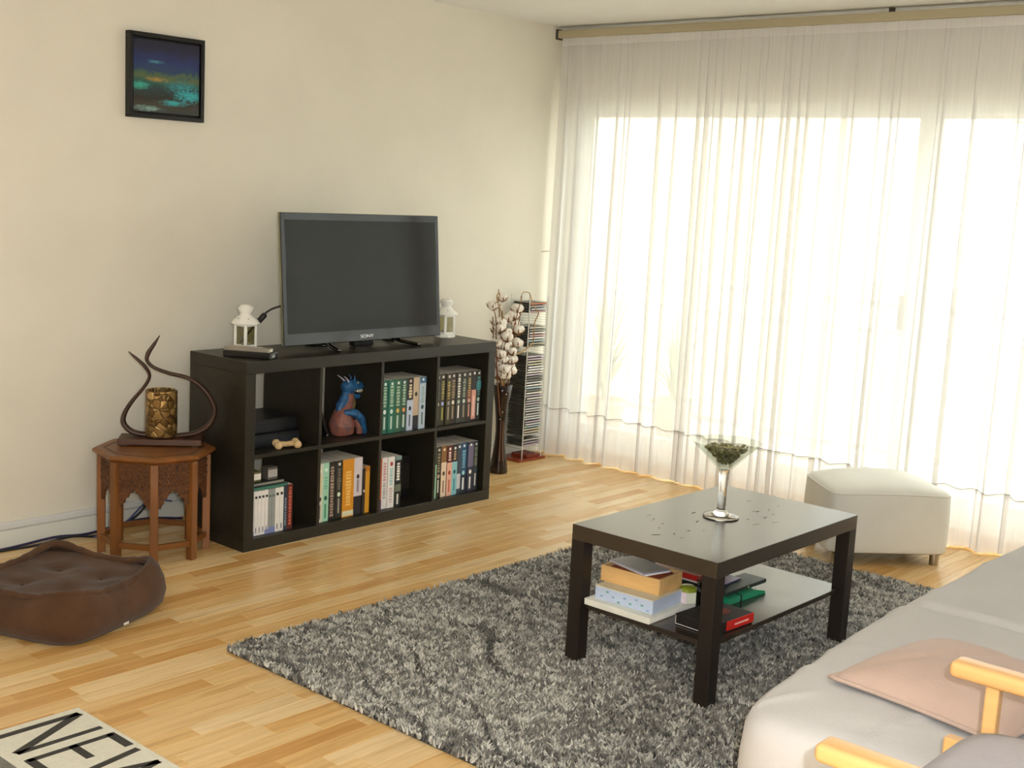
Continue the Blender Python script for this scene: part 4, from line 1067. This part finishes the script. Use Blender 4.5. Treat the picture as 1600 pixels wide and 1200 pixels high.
o = pbb.build('glass_pebbles', m_peb, smooth=True, loc=gc); tag(o, 'olive and dark glass pebbles filling the giant cocktail glass', 'pebbles', kind='stuff')

# things on the lower shelf
ZS = .2135
slab('board_game', 'flat white box lying lowest at the left end of the table shelf', 'box', .082, .345, -1.962, -1.705, ZS, ZS + .021, 'DEDDD2', band='F2F0E8', top='D6D8CA')
t = thing('printed_box', 'pale blue printed cardboard box between the white box and the wooden box', 'box', (.215, -1.836, ZS + .0215), R(3))
B().box(-.105, .105, -.108, .112, 0, .045, .0015).build('carton', bmat('B9C6DE'), t)
B().box(-.1052, .1052, -.1082, .1122, .0425, .0455).build('lid_edge', bmat('D6CDB4'), t)
for k in range(9):
    yy = -.09 + k * .022; zz = .008 + (k * 7 % 5) * .006
    B().ball((-.105, yy, zz), .006, 1, (.1, 1.1, .55)).build('leaf_print', bmat('4E9A86' if k % 2 else '7AA0C0'), t)
t = thing('wooden_box', 'open light pine box on the pale blue printed box', 'box', (.232, -1.818, ZS + .0675), R(3))
m_pine = M('pine', 'D9AE72', rough=.5, var=.12, scale=9, stretch=(4, .6, 4))
B().box(-.07, .07, -.112, .112, 0, .006).build('bottom', m_pine, t)
for x0_ in (-.07, .063): B().box(x0_, x0_ + .007, -.112, .112, .006, .052, .001).build('side', m_pine, t)
for y0_ in (-.112, .105): B().box(-.063, .063, y0_, y0_ + .007, .006, .052, .001).build('end', m_pine, t)
t = thing('red_cloth', 'folded orange red cloth filling the open pine box', 'cloth', (.232, -1.818, ZS + .074), R(3))
B().box(-.060, .060, -.100, .100, .0, .040, .012).build('fold', M('cloth_red', '9A4A2A', rough=.9, var=.3, scale=25), t, smooth=True)
slab('booklet', 'pale mauve booklet lying slanted on the open pine box', 'booklet', .175, .285, -1.90, -1.72, ZS + .121, ZS + .129, 'B9B2BC', band='EDEAF2', rz=-14, top='A9A39C')
t = thing('candle_jar', 'small hexagonal pink and white jar with green lid by the printed box', 'jar', (.318, -1.944, ZS + .0215))
for i in range(6):
    a = i * math.pi / 3; rot = Matrix.Rotation(a, 3, 'Z')
    B().box(.027, .0285, -.0163, .0163, 0, .036, rot=rot).build('side_panel', bmat(['E8D4D8', 'E4E8D4', 'F0E4EA'][i % 3]), t)
B().lathe([(0, .0), (.027, .0), (.027, .035), (0, .035)], 6, a0=R(30)).build('wax_fill', bmat('E6C8CE'), t)
B().lathe([(0, .036), (.030, .036), (.029, .046), (.022, .052), (0, .053)], 18).build('lid', M('jar_lid_green', '8E9A2E', rough=.3), t, smooth=True, ang=40)
t = thing('bead_glass', 'clear tumbler of black and white beads behind the near table leg', 'glass', (.395, -1.965, ZS + .0005))
B().lathe([(0, 0), (.028, 0), (.033, .085), (.031, .085), (.0265, .006), (0, .006)], 24).build('tumbler', m_thin, t, smooth=True, ang=40)
crn = random.Random(5)
for hx, nm in (('E6E2EC', 'white_beads'), ('1C1C24', 'black_beads')):
    bb = B()
    for k in range(26):
        a = crn.uniform(0, 6.283); r_ = .021 * math.sqrt(crn.random()); bb.ball((r_ * math.cos(a), r_ * math.sin(a), crn.uniform(.013, .072)), .0065, 1)
    q = bb.build(nm, M('bead_' + hx, hx, rough=.15), t, smooth=True); q['kind'] = 'stuff'
t = thing('puzzle_box', 'black box with red lid band at the middle of the table shelf', 'box', (.52, -1.83, ZS + .0005))
B().box(-.095, .095, -.085, .09, 0, .052, .001).build('tray', bmat('1E1E1E'), t)
B().box(-.097, .097, -.087, .092, .050, .056).build('white_line', bmat('D8CFC6'), t)
B().box(-.097, .097, -.087, .092, .056, .075, .001).build('lid', bmat('B8241E'), t)
t = thing('green_folder', 'bright green elastic folder lying on the table shelf', 'folder', (.54, -1.985, ZS + .0005), R(-2))
B().prism([(-.118, -.045), (.118, -.05), (.118, .045), (-.118, .045)], 0, .006).build('lower_cover', M('folder_green', '1E9468', rough=.3, var=.08), t)
B().prism([(-.118, 0.006), (-.10, .022), (.06, .022), (.118, .008), (.118, .006)], -.048, .045, lambda X, Y, Z: Vector((X, Z, Y))).build('upper_cover', M('folder_green', '1E9468'), t)
B().box(-.032, -.026, -.050, .046, -.0003, .0228).build('elastic', bmat('15201C'), t)
t = thing('dark_binder', 'thin dark green binder lying on the green folder', 'binder', (.575, -1.965, ZS + .024), R(-1))
B().box(-.125, .125, -.048, .04, 0, .013, .001).build('cover', bmat('20302C'), t)
B().ball((.01, -.048, .007), .004, 1).build('snap', bmat('C8B890'), t)
slab('paper_sheaf', 'white paper sheaf with purple edge on the dark binder', 'papers', .40, .62, -1.962, -1.918, ZS + .0375, ZS + .043, 'CFC8D2', band='5A4A8A')
t = thing('boxed_book', 'black boxed book with red spine at the front edge of the table shelf', 'book', (.255, -2.095, ZS + .0005), R(-3))
B().box(-.105, .105, -.068, .080, 0, .034, .001).build('case', bmat('1A1716'), t)
B().box(-.04, .1055, -.071, -.067, .004, .034, .001).build('spine', bmat('C4201C'), t)
B().box(.0, .075, -.0716, -.0705, .016, .021).build('spine_lettering', bmat('E8B8B0'), t)
ol = B(); ol.box(-.1062, -.1048, -.062, .078, .002, .004); ol.box(-.1062, -.1048, .0765, .078, .002, .029); ol.build('white_outline', bmat('CFCBC6'), t)
B().prism([(.03 + .035 * math.cos(a / 16 * 6.283), .01 + .035 * math.sin(a / 16 * 6.283)) for a in range(16)], .0335, .0346).build('cover_emblem', bmat('7A2A20'), t)

# ------------------------------------------------------------------ ottoman
pa, pb_ = Vector((1.825, -1.692)), Vector((2.205, -2.045)); ex = (pb_ - pa).normalized(); W = (pb_ - pa).length; ey = Vector((-ex.y, ex.x)); D = .40
pf = thing('ottoman', 'cream leatherette ottoman with domed top and steel feet by the curtain', 'ottoman', (pa.x + ex.x * W / 2 + ey.x * D / 2, pa.y + ex.y * W / 2 + ey.y * D / 2, 0), math.atan2(ex.y, ex.x))
m_leather = M('cream_leatherette', 'DDDAD0', rough=.5, var=.04, scale=5, bump=.2, bscale=180, spec=.4)
nu, nv = 72, 26; V = []
hx_, hy_ = W / 2 + .01, D / 2
def rr_pt(a, n_, sx, sy):
    c, s = math.cos(a), math.sin(a); k = 1 / ((abs(c) ** n_ + abs(s) ** n_) ** (1 / n_)); return c * k * sx, s * k * sy
prof = [(.9, .058), (.985, .056), (1.0, .064)] + [(1 + .012 * math.sin(i / 7 * math.pi), .064 + .24 * i / 7) for i in range(1, 8)] + [(.992, .318), (.97, .331), (.93, .341), (.86, .350), (.72, .360), (.54, .368), (.34, .373), (.15, .376), (.01, .377)]
for i in range(nu):
    a = 2 * math.pi * (i + .5) / nu
    for s, z in prof:
        X, Y = rr_pt(a, 11 if s > .9 else 7, hx_ * s, hy_ * s)
        if z > .3: z -= .030 * (X / hx_) ** 2 * (z - .3) / .077
        V.append((X, Y, z))
npmesh('upholstery', V, gridfaces(nu, len(prof), True), m_leather, pf)
seam = []
for i in range(nu):
    a = 2 * math.pi * (i + .5) / nu; X, Y = rr_pt(a, 11, hx_ * .996, hy_ * .996); seam.append((X, Y, .3185 - .030 * (X / hx_) ** 2 * .24))
B().tube(seam, .0028, 6, closed=True).build('piping', m_leather, pf, smooth=True)
B().box(-hx_ * .9, hx_ * .9, -hy_ * .9, hy_ * .9, .05, .060).build('underside', M('dark_fabric', '3a352f', rough=.9), pf)
for sx in (-1, 1):
    for sy in (-1, 1):
        B().lathe([(0, 0), (.019, 0), (.0205, .003), (.0205, .052), (0, .052)], 18, c=(sx * (hx_ - .045), sy * (hy_ - .045), 0)).build('foot', M('brushed_steel', 'B4B0AC', rough=.28, metal=1), pf, smooth=True, ang=40)

# ------------------------------------------------------------------ sofa under a beige throw, scatter cushion
so = thing('sofa', 'low sofa covered with a beige throw in the right foreground', 'sofa', (.4, -3.2, 0))
m_throw = M('throw_fabric', 'C1BEBC', rough=.95, var=.04, scale=3, bump=.25, bscale=220, spec=.1, sheen=.15)
front = [(1.75, -2.63), (1.2, -2.622), (.8, -2.622), (.42, -2.630), (.34, -2.642), (.26, -2.634), (0, -2.645), (-.25, -2.668), (-.45, -2.685), (-.60, -2.71), (-.695, -2.76), (-.728, -2.85), (-.72, -2.98)]
back = [(-.705, -3.2), (-.70, -3.5), (-.66, -3.61), (-.4, -3.63), (.4, -3.63), (1.2, -3.63), (1.72, -3.62), (1.79, -3.55), (1.80, -3.2), (1.80, -2.85), (1.79, -2.71)]
loop = catmull([Vector((x, y, 0)) for x, y in front + back], 12, closed=True); nl = len(loop); cen = Vector((.45, -3.2, 0))
def inset(p, d):   # move toward an inner spine segment
    sx = min(max(p.x, -.35), 1.4); q = Vector((sx, -3.2, 0)); v = q - p; L = v.length
    return p + v * min(d / max(L, 1e-4), .999)
prof = [(-.010, .02), (-.006, .10), (-.002, .20), (0, .30), (.006, .36), (.018, .392), (.04, .410), (.06, .417), (.08, .421)] + [(.10 + .0225 * k, .424 + .007 * min(1, k / 6)) for k in range(24)]
V = []
for p in loop:
    for d, z in prof:
        q = inset(p, d)
        w = 0
        if z > .25: w = .006 * mnoise.noise((q.x * 3.1, q.y * 3.1, 1)) + .003 * mnoise.noise((q.x * 9, q.y * 11, 4)) + .007 * max(0, 1 - 11 * abs(mnoise.noise((q.x * 2.2 + q.y, q.y * 3.4 - q.x, 7))))
        if z > .3: w -= .016 * math.exp(-((q.x - .345 - .02 * math.sin(q.y * 5)) / .022) ** 2)
        fold = .006 * math.sin(math.atan2(p.y + 3.2, p.x - .45) * 40) * max(0, (.34 - z) / .34) if d <= 0 else 0
        dirv = (p - cen).normalized()
        V.append((q.x + dirv.x * fold, q.y + dirv.y * fold, z + w))
npmesh('throw_cover', V, gridfaces(nl, len(prof), True), m_throw, so, world=True)
B().box(-.5, 1.6, -3.5, -2.95, .06, .36, .03).build('seat_base', M('sofa_base', '8A8478', rough=.9), so, world=True)
B().box(-.72, 1.78, -3.86, -3.64, .06, .82, .07, seg=4).build('backrest', m_throw, so, world=True, smooth=True)
for x_ in (-.62, 1.66):
    for y_ in (-3.52, -2.82): B().lathe([(0, 0), (.02, 0), (.025, .07), (0, .07)], 12, c=(x_, y_, 0)).build('foot', M('dark_wood', '3a2a1c', rough=.5), so, world=True)
def pillow(name, label, cx, cy, z, side, th, rz, mat, tilt=0):
    t = thing(name, label, 'cushion', (cx, cy, z), R(rz)); n_ = 34; V = []; F = []
    def hgt(u, v): return th * (max(0, (1 - abs(u) ** 2.6)) * max(0, (1 - abs(v) ** 2.6))) ** .55
    for s in (1, -1):
        for i in range(n_):
            for j in range(n_):
                u, v = -1 + 2 * i / (n_ - 1), -1 + 2 * j / (n_ - 1)
                pin = 1 - .055 * (1 - abs(v) ** 2) * abs(u) ** 3; pin2 = 1 - .055 * (1 - abs(u) ** 2) * abs(v) ** 3
                h_ = hgt(u, v); cr = .010 * math.exp(-((u * .5 + v * .9 - .25 * u * u - .1) / .05) ** 2) * (1 - u * u) if s > 0 else 0
                V.append((u * side / 2 * pin, v * side / 2 * pin2, (.022 + s * h_ * (.62 if s > 0 else .02)) - cr))
    f = gridfaces(n_, n_); F = np.concatenate([f, f[:, ::-1] + n_ * n_])
    npmesh('cushion_body', V, F, mat, t)
    edge = []
    for i in range(80):
        q = i / 80 * 4; k = int(q); s_ = -1 + 2 * (q - k)
        u, v = ((s_, -1), (1, s_), (-s_, 1), (-1, -s_))[k]
        pin = 1 - .055 * (1 - abs(v) ** 2) * abs(u) ** 3; pin2 = 1 - .055 * (1 - abs(u) ** 2) * abs(v) ** 3
        edge.append((u * side / 2 * pin, v * side / 2 * pin2, .022))
    B().tube(edge, .0055, 6, closed=True).build('piping', mat, t, smooth=True)
    return t
pillow('scatter_cushion', 'square tan suede cushion lying on the beige sofa throw', -.262, -3.075, .4275, .43, .12, -9, M('tan_suede', 'BBA294', rough=.95, var=.06, scale=6, bump=.3, bscale=160, spec=.15, sheen=.2))

# ------------------------------------------------------------------ wooden armchair
ac = thing('armchair', 'light beech armchair with grey seat cushion in the right foreground', 'armchair', (-1.03, -3.55, 0))
m_be = M('beech', 'D6A66A', rough=.38, var=.10, scale=7, stretch=(5, .6, 5), coat=.2)
for xc in (-1.292, -.768):
    B().box(xc - .027, xc + .027, -3.92, -3.235, .668, .700, .011, seg=3).build('armrest', m_be, ac, world=True, smooth=True)
    for yp, zt in ((-3.315, .67), (-3.80, .67)): B().box(xc - .013, xc + .013, yp - .013, yp + .013, .0, zt, .004).build('post', m_be, ac, world=True)
    B().box(xc - .014, xc + .014, -3.90, -3.235, .505, .545, .004).build('seat_rail', m_be, ac, world=True)
    B().box(xc - .014, xc + .014, -3.86, -3.28, .06, .10, .004).build('lower_rail', m_be, ac, world=True)
    B().cyl((xc + .014, -3.262, .49), (xc - .014, -3.262, .49), .012, 10).build('bolt', M('bolt_black', '1c1a18', rough=.4), ac, world=True)
for yp in (-3.30, -3.82): B().box(-1.278, -.782, yp - .014, yp + .014, .48, .51, .004).build('cross_bar', m_be, ac, world=True)
m_gc = M('lilac_grey_fabric', 'A9A4A6', rough=.95, var=.05, scale=8, bump=.35, bscale=240, spec=.1)
V = []; nu = 64
prof = [(.7, .515), (.95, .512), (1.0, .53), (1.01, .555), (.99, .585), (.93, .605), (.8, .616), (.55, .622), (.25, .625), (.01, .626)]
for i in range(nu):
    a = 2 * math.pi * (i + .5) / nu
    for s, z in prof:
        X, Y = rr_pt(a, 6, .232 * s, .27 * s); V.append((-1.03 + X, -3.565 + Y, z))
npmesh('seat_cushion', V, gridfaces(nu, len(prof), True), m_gc, ac, world=True)
rt = Matrix.Translation((-1.03, -3.86, .60)) @ Matrix.Rotation(R(14), 4, 'X')
q = B().box(-.23, .23, -.05, .05, 0, .55, .04, seg=4); q.bm.transform(rt); q.build('back_cushion', m_gc, ac, world=True, smooth=True)
for xc in (-.245, .245):
    q = B().box(xc - .014, xc + .014, -.07, -.04, -.12, .56, .005); q.bm.transform(rt); q.build('back_post', m_be, ac, world=True)
